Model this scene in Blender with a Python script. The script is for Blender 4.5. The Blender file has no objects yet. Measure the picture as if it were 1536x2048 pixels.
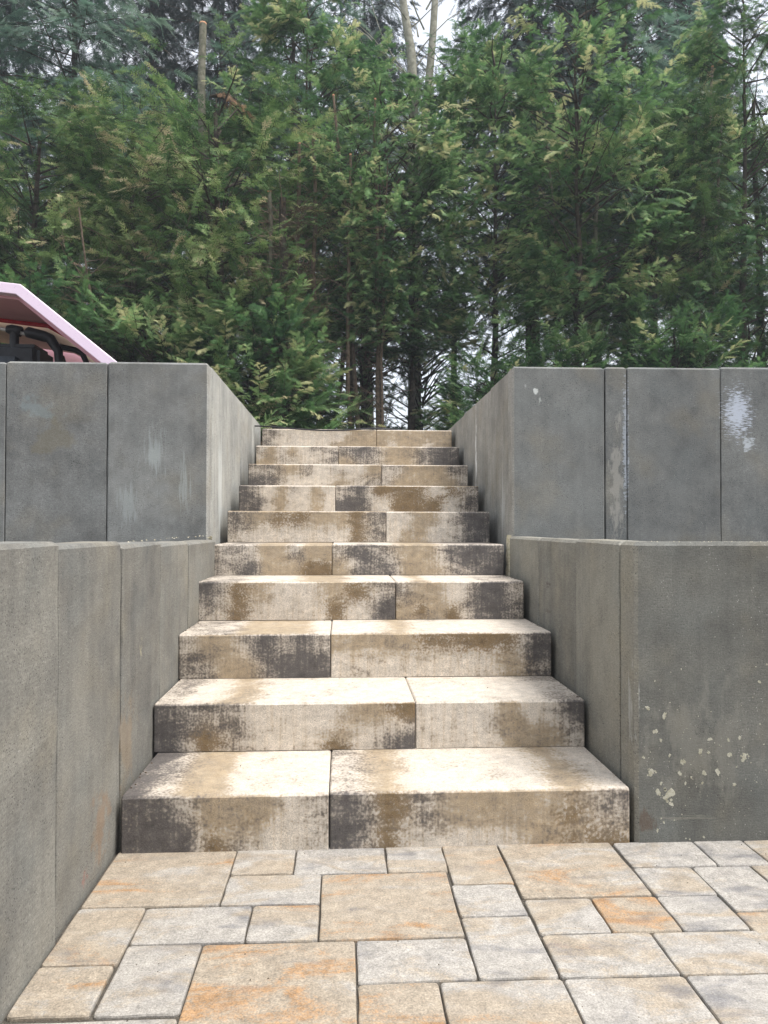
import bpy, bmesh, math, random
import numpy as np
from mathutils import Vector, Matrix
from mathutils import noise as mnoise

random.seed(7)
RNG = np.random.default_rng(7)
SC = bpy.context.scene
COL = SC.collection
R = math.radians

# ------------------------------------------------------------------ camera
CX, CY, CZ, YAW, PIT, ROL, FPX = -.0908, -1.9397, .8187, .0543, .0172, .0019, 1520.0
fw = Vector((math.sin(YAW) * math.cos(PIT), math.cos(YAW) * math.cos(PIT), math.sin(PIT)))
rt = Vector((math.cos(YAW), -math.sin(YAW), 0))
up = rt.cross(fw)
rt2 = rt * math.cos(ROL) + up * math.sin(ROL)
up2 = -rt * math.sin(ROL) + up * math.cos(ROL)
cam_d = bpy.data.cameras.new('camera')
cam = bpy.data.objects.new('camera', cam_d)
COL.objects.link(cam)
M = Matrix.Identity(4)
for i in range(3):
    M[i][0] = rt2[i]; M[i][1] = up2[i]; M[i][2] = -fw[i]
M[0][3], M[1][3], M[2][3] = CX, CY, CZ
cam.matrix_world = M
cam_d.sensor_fit = 'VERTICAL'
cam_d.sensor_height = 24
cam_d.lens = 24 * FPX / 2048
cam_d.clip_start = .05
cam_d.clip_end = 2000
SC.camera = cam

# ------------------------------------------------------------------ light
SUN_EL, SUN_AZ = R(66), R(112)          # azimuth measured from +Y towards +X
sun_dir = Vector((math.cos(SUN_EL) * math.sin(SUN_AZ), math.cos(SUN_EL) * math.cos(SUN_AZ), math.sin(SUN_EL)))
sd = bpy.data.lights.new('sun', 'SUN')
sd.energy = 2.4
sd.angle = R(24)
sd.color = (1.0, .985, .96)
so = bpy.data.objects.new('sun', sd)
COL.objects.link(so)
so.rotation_euler = sun_dir.to_track_quat('Z', 'Y').to_euler()
so.location = (2, 2, 12)

world = bpy.data.worlds.new('World')
SC.world = world
world.use_nodes = True
wt = world.node_tree
for n in list(wt.nodes): wt.nodes.remove(n)
wo = wt.nodes.new('ShaderNodeOutputWorld')
sky = wt.nodes.new('ShaderNodeTexSky')
sky.sky_type = 'NISHITA'; sky.sun_disc = False
sky.sun_elevation = SUN_EL; sky.sun_rotation = SUN_AZ
sky.air_density = 1.0; sky.dust_density = 6.0; sky.ozone_density = 1.0
b1 = wt.nodes.new('ShaderNodeBackground'); b1.inputs[1].default_value = .07
wt.links.new(sky.outputs[0], b1.inputs[0])
b2 = wt.nodes.new('ShaderNodeBackground'); b2.inputs[1].default_value = .62      # high even cloud cover
wtc = wt.nodes.new('ShaderNodeTexCoord')
wn = wt.nodes.new('ShaderNodeTexNoise'); wn.inputs['Scale'].default_value = 2.2; wn.inputs['Detail'].default_value = 6
wr = wt.nodes.new('ShaderNodeValToRGB')
wr.color_ramp.elements[0].position = .3; wr.color_ramp.elements[0].color = (.88, .93, 1.0, 1)
wr.color_ramp.elements[1].position = .7; wr.color_ramp.elements[1].color = (1.0, 1.0, 1.0, 1)
wt.links.new(wtc.outputs['Generated'], wn.inputs['Vector']); wt.links.new(wn.outputs[0], wr.inputs[0]); wt.links.new(wr.outputs[0], b2.inputs[0])
wa = wt.nodes.new('ShaderNodeAddShader')
wt.links.new(b1.outputs[0], wa.inputs[0]); wt.links.new(b2.outputs[0], wa.inputs[1])
wt.links.new(wa.outputs[0], wo.inputs[0])

SC.view_settings.view_transform = 'Standard'
SC.view_settings.look = 'None'
SC.view_settings.exposure = 0.67
SC.view_settings.gamma = 1
SC.view_settings.use_curve_mapping = False
SC.render.engine = 'CYCLES'
SC.cycles.max_bounces = 8
SC.cycles.diffuse_bounces = 4
SC.cycles.transmission_bounces = 4
SC.cycles.transparent_max_bounces = 4

# ------------------------------------------------------------------ node helper
class NT:
    def __init__(s, name, rough=.85, spec=.3):
        s.m = bpy.data.materials.new(name); s.m.use_nodes = True
        s.t = s.m.node_tree
        for n in list(s.t.nodes): s.t.nodes.remove(n)
        s.out = s.n('ShaderNodeOutputMaterial')
        s.b = s.n('ShaderNodeBsdfPrincipled')
        s.b.inputs['Roughness'].default_value = rough
        s.b.inputs['Specular IOR Level'].default_value = spec
        s.t.links.new(s.b.outputs[0], s.out.inputs[0])
        s.tc = s.n('ShaderNodeTexCoord')
        s.oi = None
    def n(s, k): return s.t.nodes.new(k)
    def L(s, a, b):
        if hasattr(a, 'links') or isinstance(a, bpy.types.NodeSocket): s.t.links.new(a, b)
        else:
            try: b.default_value = a
            except Exception: b.default_value = (*a, 1) if len(a) == 3 else a
    def math(s, op, a, b=None, c=None, clamp=False):
        n = s.n('ShaderNodeMath'); n.operation = op; n.use_clamp = clamp
        s.L(a, n.inputs[0])
        if b is not None: s.L(b, n.inputs[1])
        if c is not None: s.L(c, n.inputs[2])
        return n.outputs[0]
    def vmath(s, op, a, b):
        n = s.n('ShaderNodeVectorMath'); n.operation = op
        s.L(a, n.inputs[0]); s.L(b, n.inputs[1])
        return n.outputs['Value'] if op in ('LENGTH', 'DISTANCE', 'DOT_PRODUCT') else n.outputs[0]
    def noise(s, vec, scale, detail=4, rough=.55, col=False, dist=0):
        n = s.n('ShaderNodeTexNoise'); s.L(vec, n.inputs['Vector'])
        n.inputs['Scale'].default_value = scale; n.inputs['Detail'].default_value = detail
        n.inputs['Roughness'].default_value = rough; n.inputs['Distortion'].default_value = dist
        return n.outputs[1] if col else n.outputs[0]
    def voro(s, vec, scale, feat='F1', out=0):
        n = s.n('ShaderNodeTexVoronoi'); s.L(vec, n.inputs['Vector']); n.feature = feat
        n.inputs['Scale'].default_value = scale
        return n.outputs[out]
    def ramp(s, f, stops):
        n = s.n('ShaderNodeValToRGB'); s.L(f, n.inputs[0]); e = n.color_ramp.elements
        while len(e) < len(stops): e.new(.5)
        for i, (p, c) in enumerate(stops):
            e[i].position = p; e[i].color = (c, c, c, 1) if isinstance(c, (int, float)) else (*c, 1)
        return n.outputs[0]
    def ss(s, f, a, b):
        n = s.n('ShaderNodeMapRange'); n.interpolation_type = 'SMOOTHSTEP'
        s.L(f, n.inputs[0]); s.L(a, n.inputs[1]); s.L(b, n.inputs[2])
        return n.outputs[0]
    def mix(s, f, a, b, mode='MIX'):
        n = s.n('ShaderNodeMix'); n.data_type = 'RGBA'; n.blend_type = mode
        s.L(f, n.inputs[0]); s.L(a, n.inputs[6]); s.L(b, n.inputs[7])
        return n.outputs[2]
    def mapv(s, vec, scale=(1, 1, 1), loc=(0, 0, 0)):
        n = s.n('ShaderNodeMapping'); s.L(vec, n.inputs[0])
        s.L(loc, n.inputs[1]); n.inputs[3].default_value = scale
        return n.outputs[0]
    def rnd(s):
        if not s.oi: s.oi = s.n('ShaderNodeObjectInfo')
        return s.oi.outputs['Random']
    def attr(s, name, typ='GEOMETRY', out='Fac'):
        n = s.n('ShaderNodeAttribute'); n.attribute_name = name; n.attribute_type = typ
        return n.outputs[out]
    def bump(s, h, strength=.3, dist=.002, prev=None):
        n = s.n('ShaderNodeBump'); s.L(h, n.inputs['Height'])
        n.inputs['Strength'].default_value = strength; n.inputs['Distance'].default_value = dist
        if prev is not None: s.L(prev, n.inputs['Normal'])
        return n.outputs[0]
    def base(s, c): s.L(c, s.b.inputs['Base Color'])
    def normal(s, nn): s.L(nn, s.b.inputs['Normal'])

def srgb(r, g, b):
    f = lambda v: (v / 255) / 12.92 if v / 255 <= .04045 else ((v / 255 + .055) / 1.055) ** 2.4
    return (f(r), f(g), f(b))

def world_pos(t):
    g = t.n('ShaderNodeNewGeometry'); return g.outputs['Position']

# ---- concrete of the retaining wall elements; returns are lit copies of the fronts
def concrete(name, c_lo, c_hi, stains=(), streak=.5, pores=.75):
    t = NT(name, .88, .25)
    P = world_pos(t)
    off = t.math('MULTIPLY', t.rnd(), 37.0)
    comb = t.n('ShaderNodeCombineXYZ'); t.L(off, comb.inputs[0]); t.L(off, comb.inputs[2])
    Q = t.vmath('ADD', P, comb.outputs[0])
    big = t.noise(Q, 3.0, 5, .6)
    mid = t.noise(Q, 14.0, 5, .6)
    vert = t.noise(t.mapv(Q, (38, 38, 2.2)), 1.0, 4, .6)
    fine = t.noise(Q, 240.0, 4, .75)
    cloth = t.noise(t.mapv(Q, (50, 50, 330)), 1.0, 3, .6)
    f = t.math('MULTIPLY_ADD', t.math('SUBTRACT', big, .5), 2.1, .5)
    f = t.math('ADD', f, t.math('MULTIPLY', t.math('SUBTRACT', mid, .5), 1.1))
    f = t.math('ADD', f, t.math('MULTIPLY', t.math('SUBTRACT', vert, .5), streak))
    f = t.math('ADD', f, t.math('MULTIPLY', t.math('SUBTRACT', t.rnd(), .5), .40), clamp=True)
    col = t.mix(f, c_lo, c_hi)
    # warm and cool drift
    hue = t.noise(Q, 5.0, 3, .5)
    col = t.mix(t.math('MULTIPLY', t.ss(hue, .5, .75), .22), col, srgb(146, 136, 112), 'MIX')
    col = t.mix(t.math('MULTIPLY', t.ss(hue, .5, .28), .18), col, srgb(116, 124, 124), 'MIX')
    g = t.math('MULTIPLY_ADD', t.math('SUBTRACT', fine, .5), 1.5, 1.0)
    g = t.math('MULTIPLY', g, t.math('MULTIPLY_ADD', t.math('SUBTRACT', cloth, .5), .7, 1.0))
    gc = t.n('ShaderNodeCombineXYZ')
    for i in range(3): t.L(g, gc.inputs[i])
    col = t.mix(1.0, col, gc.outputs[0], 'MULTIPLY')
    # pores in patches, pale grains
    pv = t.voro(Q, 125.0)
    pmask = t.math('MULTIPLY', t.ss(pv, .26, .12), t.ss(t.noise(Q, 9.0, 3, .6), .42, .60))
    col = t.mix(t.math('MULTIPLY', pmask, pores), col, (.02, .02, .02))
    pv2 = t.voro(t.vmath('ADD', Q, (3.1, 1.7, 5.3)), 85.0)
    wm = t.math('MULTIPLY', t.ss(pv2, .13, .07), t.ss(t.noise(Q, 7.0, 2, .6), .48, .6))
    col = t.mix(t.math('MULTIPLY', wm, .7), col, (.5, .49, .46))
    # individual stains: centre, radii, colour, amount, stretch of the breakup noise
    for (c, r, cc, amt, st, lo) in stains:
        d = t.vmath('LENGTH', t.mapv(t.vmath('SUBTRACT', P, c), (1 / r[0], 1 / r[1], 1 / r[2])), (0, 0, 0))
        nz = t.noise(t.mapv(P, st), 1.0, 6, .65)
        mk = t.math('SUBTRACT', t.math('MULTIPLY_ADD', t.math('SUBTRACT', nz, .5), 3.2, .85), d)
        mk = t.ss(mk, lo, lo + .45)
        col = t.mix(t.math('MULTIPLY', mk, amt), col, cc)
    t.base(col)
    bh = t.math('ADD', fine, t.math('MULTIPLY', pmask, -1.5))
    bh = t.math('ADD', bh, t.math('MULTIPLY', cloth, .5))
    t.normal(t.bump(bh, .5, .0012, t.bump(mid, .25, .004)))
    return t.m

WHITE_ST = srgb(205, 212, 222)
m_up_left = concrete('concrete_grey_cool', srgb(100, 101, 99), srgb(140, 142, 139), [
    ((-.93, 1.5, 1.13), (.09, .3, .22), srgb(166, 174, 172), .5, (70, 70, 6), .3),
    ((-.80, 1.5, 1.02), (.05, .3, .24), srgb(166, 174, 172), .45, (80, 80, 6), .3),
    ((-1.05, 1.5, .9), (.10, .3, .16), srgb(165, 172, 170), .45, (50, 50, 6), .25),
    ((-1.45, 1.5, 1.33), (.16, .3, .10), srgb(135, 150, 152), .4, (12, 12, 12), .2),
    ((-1.4, 1.5, 1.2), (.16, .3, .10), srgb(120, 112, 88), .4, (9, 9, 9), .2),
])
m_up_left_side = concrete('concrete_lit_return_left', srgb(138, 138, 134), srgb(176, 176, 170), [  # side light put into a paler copy of the left wall concrete
    ((-.69, 1.85, 1.0), (.3, .16, .35), srgb(205, 210, 208), .6, (60, 60, 2), .2)], streak=1.3)
m_up_right = concrete('concrete_grey_dark', srgb(92, 94, 93), srgb(126, 128, 125), [
    ((1.745, 1.5, 1.345), (.095, .3, .155), srgb(196, 204, 216), .85, (34, 34, 190), .1),
    ((1.80, 1.5, 1.20), (.05, .3, .05), srgb(200, 208, 214), .7, (30, 30, 60), .2),
    ((1.215, 1.5, 1.2), (.020, .3, .42), srgb(168, 176, 184), .7, (60, 60, 90), .1),
    ((1.172, 1.5, 1.02), (.047, .3, .42), srgb(162, 160, 152), .6, (34, 34, 12), .15),
    ((.795, 1.5, 1.437), (.022, .3, .028), srgb(206, 210, 206), .85, (50, 50, 50), .2),
    ((.812, 1.5, 1.395), (.012, .3, .03), srgb(180, 185, 180), .7, (60, 60, 40), .2),
    ((.745, 1.5, 1.46), (.008, .3, .02), srgb(170, 172, 170), .6, (60, 60, 40), .2),
])
m_up_right_side = concrete('concrete_lit_return_right', srgb(120, 118, 112), srgb(158, 156, 149), [  # lit copy of the right wall concrete for the faces towards the stair
    ((.69, 2.47, 1.2), (.3, .035, .5), srgb(225, 225, 222), .9, (90, 40, 9), .2),
    ((.69, 1.72, .9), (.3, .06, .25), srgb(190, 192, 190), .6, (70, 70, 3), .25)], streak=1.0)
m_low_left = concrete('concrete_grey_olive', srgb(102, 101, 97), srgb(134, 132, 124), pores=.5, streak=.9, stains=[
    ((-.655, .24, .47), (.3, .025, .05), srgb(186, 178, 150), .7, (80, 80, 30), .3),
    ((-.655, -.1, .12), (.3, .1, .12), srgb(140, 112, 84), .5, (15, 15, 15), .2),
    ((-.655, .1, .25), (.3, .12, .2), srgb(140, 118, 90), .35, (15, 15, 9), .2),
    ((-.655, -.22, .04), (.3, .03, .03), srgb(160, 84, 66), .4, (30, 30, 30), .2)])
m_low_right = concrete('concrete_grey_green', srgb(84, 84, 80), srgb(112, 112, 106), [
    ((.86, 0, .25), (.25, .3, .22), srgb(140, 138, 128), .35, (18, 18, 8), .2),
    ((.80, 0, .06), (.14, .3, .02), srgb(150, 146, 132), .3, (14, 14, 160), .35),
    ((.672, .0, .35), (.012, .3, .15), srgb(188, 190, 184), .7, (40, 40, 12), .25),
    ((.70, 0, .05), (.05, .3, .06), srgb(88, 66, 48), .5, (30, 30, 20), .2),
    ((.67, .85, .62), (.3, .05, .02), srgb(86, 76, 74), .7, (20, 20, 60), .2)], streak=.8, pores=.3)
m_low_right_side = concrete('concrete_beige_lit_return', srgb(110, 108, 101), srgb(142, 139, 128), [  # lighter copy of the front concrete, side light in its colour
    ((.67, .84, .60), (.3, .06, .022), srgb(86, 76, 74), .8, (20, 25, 60), .2),
    ((.67, .84, .50), (.3, .07, .012), srgb(96, 86, 80), .5, (20, 25, 60), .2),
    ((.67, .03, .34), (.3, .03, .2), srgb(180, 182, 178), .5, (40, 40, 9), .25)], streak=1.0)

# ---- mottled stone of the step blocks (pigment weights, with top light in the treads, are stored per vertex)
def step_stone():
    t = NT('mottled_step_stone', .82, .3)
    O = t.tc.outputs['Object']
    off = t.math('MULTIPLY', t.rnd(), 53.0)
    comb = t.n('ShaderNodeCombineXYZ'); t.L(off, comb.inputs[0]); t.L(off, comb.inputs[1])
    Q = t.vmath('ADD', O, comb.outputs[0])
    a = t.n('ShaderNodeAttribute'); a.attribute_name = 'pigment'
    sep = t.n('ShaderNodeSeparateColor'); t.L(a.outputs['Color'], sep.inputs[0])
    K, B, T = sep.outputs[0], sep.outputs[1], sep.outputs[2]
    fine = t.noise(Q, 150.0, 5, .75)
    gr = t.noise(Q, 300.0, 3, .7)
    patch = t.noise(t.mapv(Q, (7, 7, 16)), 1.0, 9, .66, dist=.8)
    patch2 = t.noise(t.mapv(t.vmath('ADD', Q, (4.2, 9.1, 2.2)), (6, 6, 13)), 1.0, 9, .66, dist=.8)
    vert = t.noise(t.mapv(Q, (90, 90, 5)), 1.0, 4, .6)
    jit = t.math('ADD', t.math('MULTIPLY', t.math('SUBTRACT', patch, .5), 1.9), t.math('MULTIPLY', t.math('SUBTRACT', fine, .5), 2.4))
    jit = t.math('ADD', jit, t.math('MULTIPLY', t.math('SUBTRACT', vert, .5), .9))
    jit2 = t.math('ADD', t.math('MULTIPLY', t.math('SUBTRACT', patch2, .5), 2.0), t.math('MULTIPLY', t.math('SUBTRACT', fine, .5), 2.2))
    cream = t.mix(t.noise(Q, 9.0, 5, .6), srgb(206, 195, 179), srgb(188, 181, 171))
    cream = t.mix(t.math('MULTIPLY', t.ss(vert, .48, .66), .35), cream, srgb(190, 172, 146))
    tan = t.mix(t.noise(Q, 22.0, 4, .6), srgb(170, 150, 120), srgb(152, 141, 124))
    brown = t.mix(fine, srgb(86, 70, 46), srgb(128, 106, 74))
    dark = t.mix(t.noise(Q, 30.0, 4, .7), srgb(60, 57, 57), srgb(98, 94, 92))
    col = t.mix(t.ss(t.math('ADD', T, t.math('MULTIPLY', jit, .8)), .25, .75), cream, tan)
    col = t.mix(t.math('MULTIPLY', t.ss(t.math('ADD', B, jit2), .50, .95), .9), col, brown)
    col = t.mix(t.math('MULTIPLY', t.ss(t.math('ADD', K, jit), .15, .75), .55), col, srgb(134, 124, 112))
    col = t.mix(t.math('MULTIPLY', t.ss(t.math('ADD', K, jit), .32, 1.02), .95), col, dark)
    # overall speckle
    g = t.math('MULTIPLY_ADD', t.math('SUBTRACT', gr, .5), 1.4, 1.0)
    g = t.math('MULTIPLY', g, t.math('MULTIPLY_ADD', t.math('SUBTRACT', fine, .5), 1.0, 1.0))
    mo = t.noise(t.mapv(Q, (26, 26, 40)), 1.0, 7, .75, dist=.3)
    g = t.math('MULTIPLY', g, t.math('MULTIPLY_ADD', t.math('SUBTRACT', mo, .5), 1.25, 1.0))
    gc = t.n('ShaderNodeCombineXYZ')
    for i in range(3): t.L(g, gc.inputs[i])
    col = t.mix(1.0, col, gc.outputs[0], 'MULTIPLY')
    dv = t.math('MULTIPLY', t.ss(t.voro(Q, 160.0), .17, .08), t.ss(t.noise(Q, 25.0, 2, .6), .5, .62))
    col = t.mix(t.math('MULTIPLY', dv, .6), col, (.07, .06, .055))
    t.base(col)
    t.normal(t.bump(t.math('ADD', gr, fine), .45, .0012))
    return t.m
m_step = step_stone()

def paver_stone():
    t = NT('tumbled_paving_stone', .85, .3)
    O = world_pos(t)
    off = t.math('MULTIPLY', t.rnd(), 41.0)
    comb = t.n('ShaderNodeCombineXYZ'); t.L(off, comb.inputs[0]); t.L(off, comb.inputs[1])
    Q = t.vmath('ADD', O, comb.outputs[0])
    tone = t.attr('tone', 'OBJECT')
    fine = t.noise(Q, 170.0, 5, .75)
    gr = t.noise(Q, 280.0, 3, .7)
    band = t.noise(t.mapv(Q, (4, 10, 4)), 1.0, 7, .6, dist=.7)
    band2 = t.noise(t.mapv(t.vmath('ADD', Q, (2, 7, 1)), (7, 16, 7)), 1.0, 5, .6, dist=.4)
    cl = t.noise(Q, 40.0, 6, .7)
    grey = t.mix(cl, srgb(130, 127, 121), srgb(180, 175, 167))
    tan = t.mix(cl, srgb(130, 120, 106), srgb(172, 161, 144))
    ochre = t.mix(cl, srgb(142, 108, 74), srgb(170, 136, 98))
    blue = srgb(98, 99, 104)
    f = t.math('ADD', tone, t.math('MULTIPLY', t.math('SUBTRACT', band, .5), 2.9))
    f = t.math('ADD', f, t.math('MULTIPLY', t.math('SUBTRACT', fine, .5), .9))
    col = t.mix(t.ss(f, .15, .55), grey, tan)
    col = t.mix(t.math('MULTIPLY', t.ss(f, .72, 1.12), .9), col, ochre)
    k = t.math('ADD', t.math('SUBTRACT', band2, t.math('MULTIPLY', tone, .12)), t.math('MULTIPLY', t.math('SUBTRACT', fine, .5), .5))
    col = t.mix(t.math('MULTIPLY', t.ss(k, .48, .70), .62), col, blue)
    g = t.math('MULTIPLY_ADD', t.math('SUBTRACT', gr, .5), 1.6, 1.0)
    g = t.math('MULTIPLY', g, t.math('MULTIPLY_ADD', t.math('SUBTRACT', fine, .5), 1.3, 1.0))
    mo = t.noise(t.mapv(Q, (26, 26, 40)), 1.0, 7, .75, dist=.3)
    g = t.math('MULTIPLY', g, t.math('MULTIPLY_ADD', t.math('SUBTRACT', mo, .5), 1.25, 1.0))
    gc = t.n('ShaderNodeCombineXYZ')
    for i in range(3): t.L(g, gc.inputs[i])
    col = t.mix(1.0, col, gc.outputs[0], 'MULTIPLY')
    dv = t.math('MULTIPLY', t.ss(t.voro(Q, 210.0), .2, .1), t.ss(t.noise(Q, 30.0, 2, .6), .5, .6))
    col = t.mix(t.math('MULTIPLY', dv, .5), col, (.1, .09, .08))
    t.base(col)
    t.normal(t.bump(t.math('ADD', gr, fine), .5, .0014, t.bump(cl, .3, .003)))
    return t.m
m_paver = paver_stone()

def simple(name, c1, c2, scale=20, rough=.8, bump=.2, spec=.3, dist=.002):
    t = NT(name, rough, spec)
    P = t.tc.outputs['Object']
    n = t.noise(P, scale, 5, .65)
    t.base(t.mix(t.ss(n, .3, .7), c1, c2))
    if bump: t.normal(t.bump(t.noise(P, scale * 6, 4, .7), bump, dist))
    return t.m
m_soil = simple('brown_soil', (.06, .042, .028), (.13, .10, .07), 14, .95, .8, .1, .02)
m_joint = simple('dark_joint_sand', (.05, .045, .038), (.12, .105, .085), 220, .95, .6)
m_mortar = simple('pale_mortar', srgb(170, 160, 132), srgb(205, 198, 176), 90, .9, .6)
m_splash = simple('dried_mortar_splash', srgb(146, 143, 122), srgb(186, 183, 168), 60, .9, .4)
m_bark = simple('rough_dark_bark', (.035, .028, .022), (.10, .085, .065), 16, .95, .9, .1, .02)
m_bark_green = simple('mossy_grey_bark', (.10, .105, .07), (.24, .23, .18), 18, .95, .6, .1, .01)
m_bark_pale = simple('smooth_pale_bark', (.22, .215, .17), (.40, .39, .32), 14, .9, .4, .1, .01)
m_cut = simple('fresh_sawn_wood', srgb(170, 116, 84), srgb(200, 158, 122), 60, .8, .2)
m_twig = simple('dry_brown_twig', (.09, .065, .045), (.20, .15, .105), 30, .9, .3)
m_twig_pale = simple('bleached_twig', (.20, .17, .13), (.36, .32, .26), 30, .9, .3)
m_pink = simple('scuffed_pink_sheet', srgb(236, 214, 234), srgb(246, 228, 244), 8, .55, .1)
_t = NT('scuffed_pink_rim', .55, .3)
_o = _t.tc.outputs['Object']
_c = _t.mix(_t.noise(_o, 8, 4), srgb(236, 214, 234), srgb(246, 228, 244))
_c = _t.mix(_t.math('MULTIPLY', _t.ss(_t.noise(_t.mapv(_o, (60, 20, 130)), 1.0, 5, .7), .60, .68), .5), _c, srgb(140, 120, 136))
_t.base(_c); m_pink = _t.m
m_pink_under = simple('dusky_pink_face', srgb(214, 164, 176), srgb(224, 176, 186), 4, .6, .1)
m_red = simple('red_trim', srgb(190, 20, 40), srgb(214, 40, 56), 30, .5, 0)
m_cream = simple('cream_panel', srgb(206, 190, 168), srgb(224, 210, 188), 9, .6, .1)
m_black = simple('black_rubber', (.008, .008, .01), (.02, .02, .024), 30, .45, .1)
m_navy = simple('dark_blue_grey_housing', (.02, .026, .034), (.045, .055, .07), 20, .5, .1)
m_steel = simple('bright_steel_tube', (.45, .45, .43), (.6, .6, .57), 30, .35, 0, .5)

def foliage(name, stops, transl=.42):
    t = NT(name, .6, .25)
    tint = t.attr('tint')
    P = t.tc.outputs['Object']
    cl = t.noise(P, 1.6, 4, .6)
    f = t.math('ADD', tint, t.math('MULTIPLY', t.math('SUBTRACT', cl, .5), .6))
    f = t.math('ADD', f, t.math('MULTIPLY', t.math('SUBTRACT', t.rnd(), .5), .10), clamp=True)
    col = t.ramp(f, stops)
    t.base(col)
    tr = t.n('ShaderNodeBsdfTranslucent'); t.L(col, tr.inputs[0])
    mx = t.n('ShaderNodeMixShader'); mx.inputs[0].default_value = transl
    t.t.links.new(t.b.outputs[0], mx.inputs[1]); t.t.links.new(tr.outputs[0], mx.inputs[2])
    t.t.links.new(mx.outputs[0], t.out.inputs[0])
    return t.m
m_thuja = foliage('olive_cypress_foliage', [(0, (.020, .050, .018)), (.34, (.072, .158, .052)), (.62, (.165, .275, .090)), (.86, (.34, .42, .17)), (1, (.58, .50, .31))])
m_hemlock = foliage('fresh_hemlock_foliage', [(0, (0.019, 0.053, 0.024)), (.35, (0.059, 0.147, 0.053)), (.65, (0.147, 0.277, 0.100)), (.86, (0.307, 0.448, 0.189)), (1, (0.543, 0.543, 0.283))])
m_blue = foliage('blue_green_fir_foliage', [(0, (0.017, 0.042, 0.033)), (.4, (0.059, 0.130, 0.092)), (.75, (0.136, 0.236, 0.165)), (1, (0.260, 0.354, 0.260))])
m_dark = foliage('dark_spruce_foliage', [(0, (.008, .018, .018)), (.5, (.022, .045, .042)), (1, (.065, .105, .085))], .2)
m_dead = foliage('browned_dead_foliage', [(0, (.06, .035, .018)), (.5, (.16, .09, .045)), (1, (.34, .20, .10))], .3)

# ------------------------------------------------------------------ object helpers
def props(o, label=None, cat=None, group=None, kind=None):
    if label: o['label'] = label
    if cat: o['category'] = cat
    if group: o['group'] = group
    if kind: o['kind'] = kind
    return o
def empty(name, loc, label, cat, group=None, rz=0, scale=1):
    o = bpy.data.objects.new(name, None); COL.objects.link(o)
    o.location = loc; o.rotation_euler = (0, 0, rz)
    if scale != 1: o.scale = (scale,) * 3 if isinstance(scale, (int, float)) else scale
    o.empty_display_size = .1
    return props(o, label, cat, group)
def link(name, me, mat=None, parent=None, loc=None, kind=None, label=None):
    o = bpy.data.objects.new(name, me); COL.objects.link(o)
    if mat and not me.materials: me.materials.append(mat)
    if parent: o.parent = parent
    if loc is not None: o.location = loc
    return props(o, label, None, None, kind)
def bm_mesh(name, bm, smooth=False):
    me = bpy.data.meshes.new(name); bm.normal_update(); bm.to_mesh(me); bm.free()
    if smooth:
        me.polygons.foreach_set('use_smooth', [True] * len(me.polygons))
    return me
def np_mesh(name, verts, faces, smooth=False):
    verts = np.asarray(verts, dtype=np.float32); faces = np.asarray(faces, dtype=np.int32)
    k = faces.shape[1]
    me = bpy.data.meshes.new(name)
    me.vertices.add(len(verts)); me.vertices.foreach_set('co', verts.ravel())
    me.loops.add(faces.size); me.loops.foreach_set('vertex_index', faces.ravel())
    me.polygons.add(len(faces)); me.polygons.foreach_set('loop_start', np.arange(len(faces), dtype=np.int32) * k)
    if smooth: me.polygons.foreach_set('use_smooth', np.ones(len(faces), dtype=bool))
    me.update(calc_edges=True)
    return me

class Tubes:
    """tapered tubes collected into one mesh"""
    def __init__(s): s.v = []; s.f = []; s.n = 0
    def add(s, pts, rads, k=5, cap=False):
        pts = [np.asarray(p, float) for p in pts]
        m = len(pts)
        for i in range(m):
            a = pts[max(i - 1, 0)]; b = pts[min(i + 1, m - 1)]
            d = b - a; d = d / (np.linalg.norm(d) + 1e-9)
            h = np.array([0, 0, 1.]) if abs(d[2]) < .9 else np.array([1., 0, 0])
            u = np.cross(d, h); u /= np.linalg.norm(u); w = np.cross(d, u)
            for j in range(k):
                an = 2 * math.pi * j / k
                s.v.append(pts[i] + rads[i] * (math.cos(an) * u + math.sin(an) * w))
        for i in range(m - 1):
            for j in range(k):
                a = s.n + i * k + j; b = s.n + i * k + (j + 1) % k
                s.f.append((a, b, b + k, a + k))
        s.n += m * k
    def mesh(s, name): return np_mesh(name, s.v, s.f, True)

def wobble_line(p0, p1, n, amp, rng):
    p0 = np.array(p0, float); p1 = np.array(p1, float)
    out = []; off = np.zeros(3)
    for i in range(n + 1):
        t = i / n
        if 0 < i: off = off + rng.normal(0, amp, 3) * [1, 1, .4]
        out.append(p0 + (p1 - p0) * t + off * (t > 0))
    return out

# ------------------------------------------------------------------ setting: ground
def sheet(name, pts, z, mat, sub=1):
    bm = bmesh.new()
    vs = [bm.verts.new((x, y, z)) for x, y in pts]
    bm.faces.new(vs)
    return link(name, bm_mesh(name, bm), mat, kind='structure')
sheet('ground', [(-500, -500), (500, -500), (500, 500), (-500, 500)], -.12, m_soil)
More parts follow.
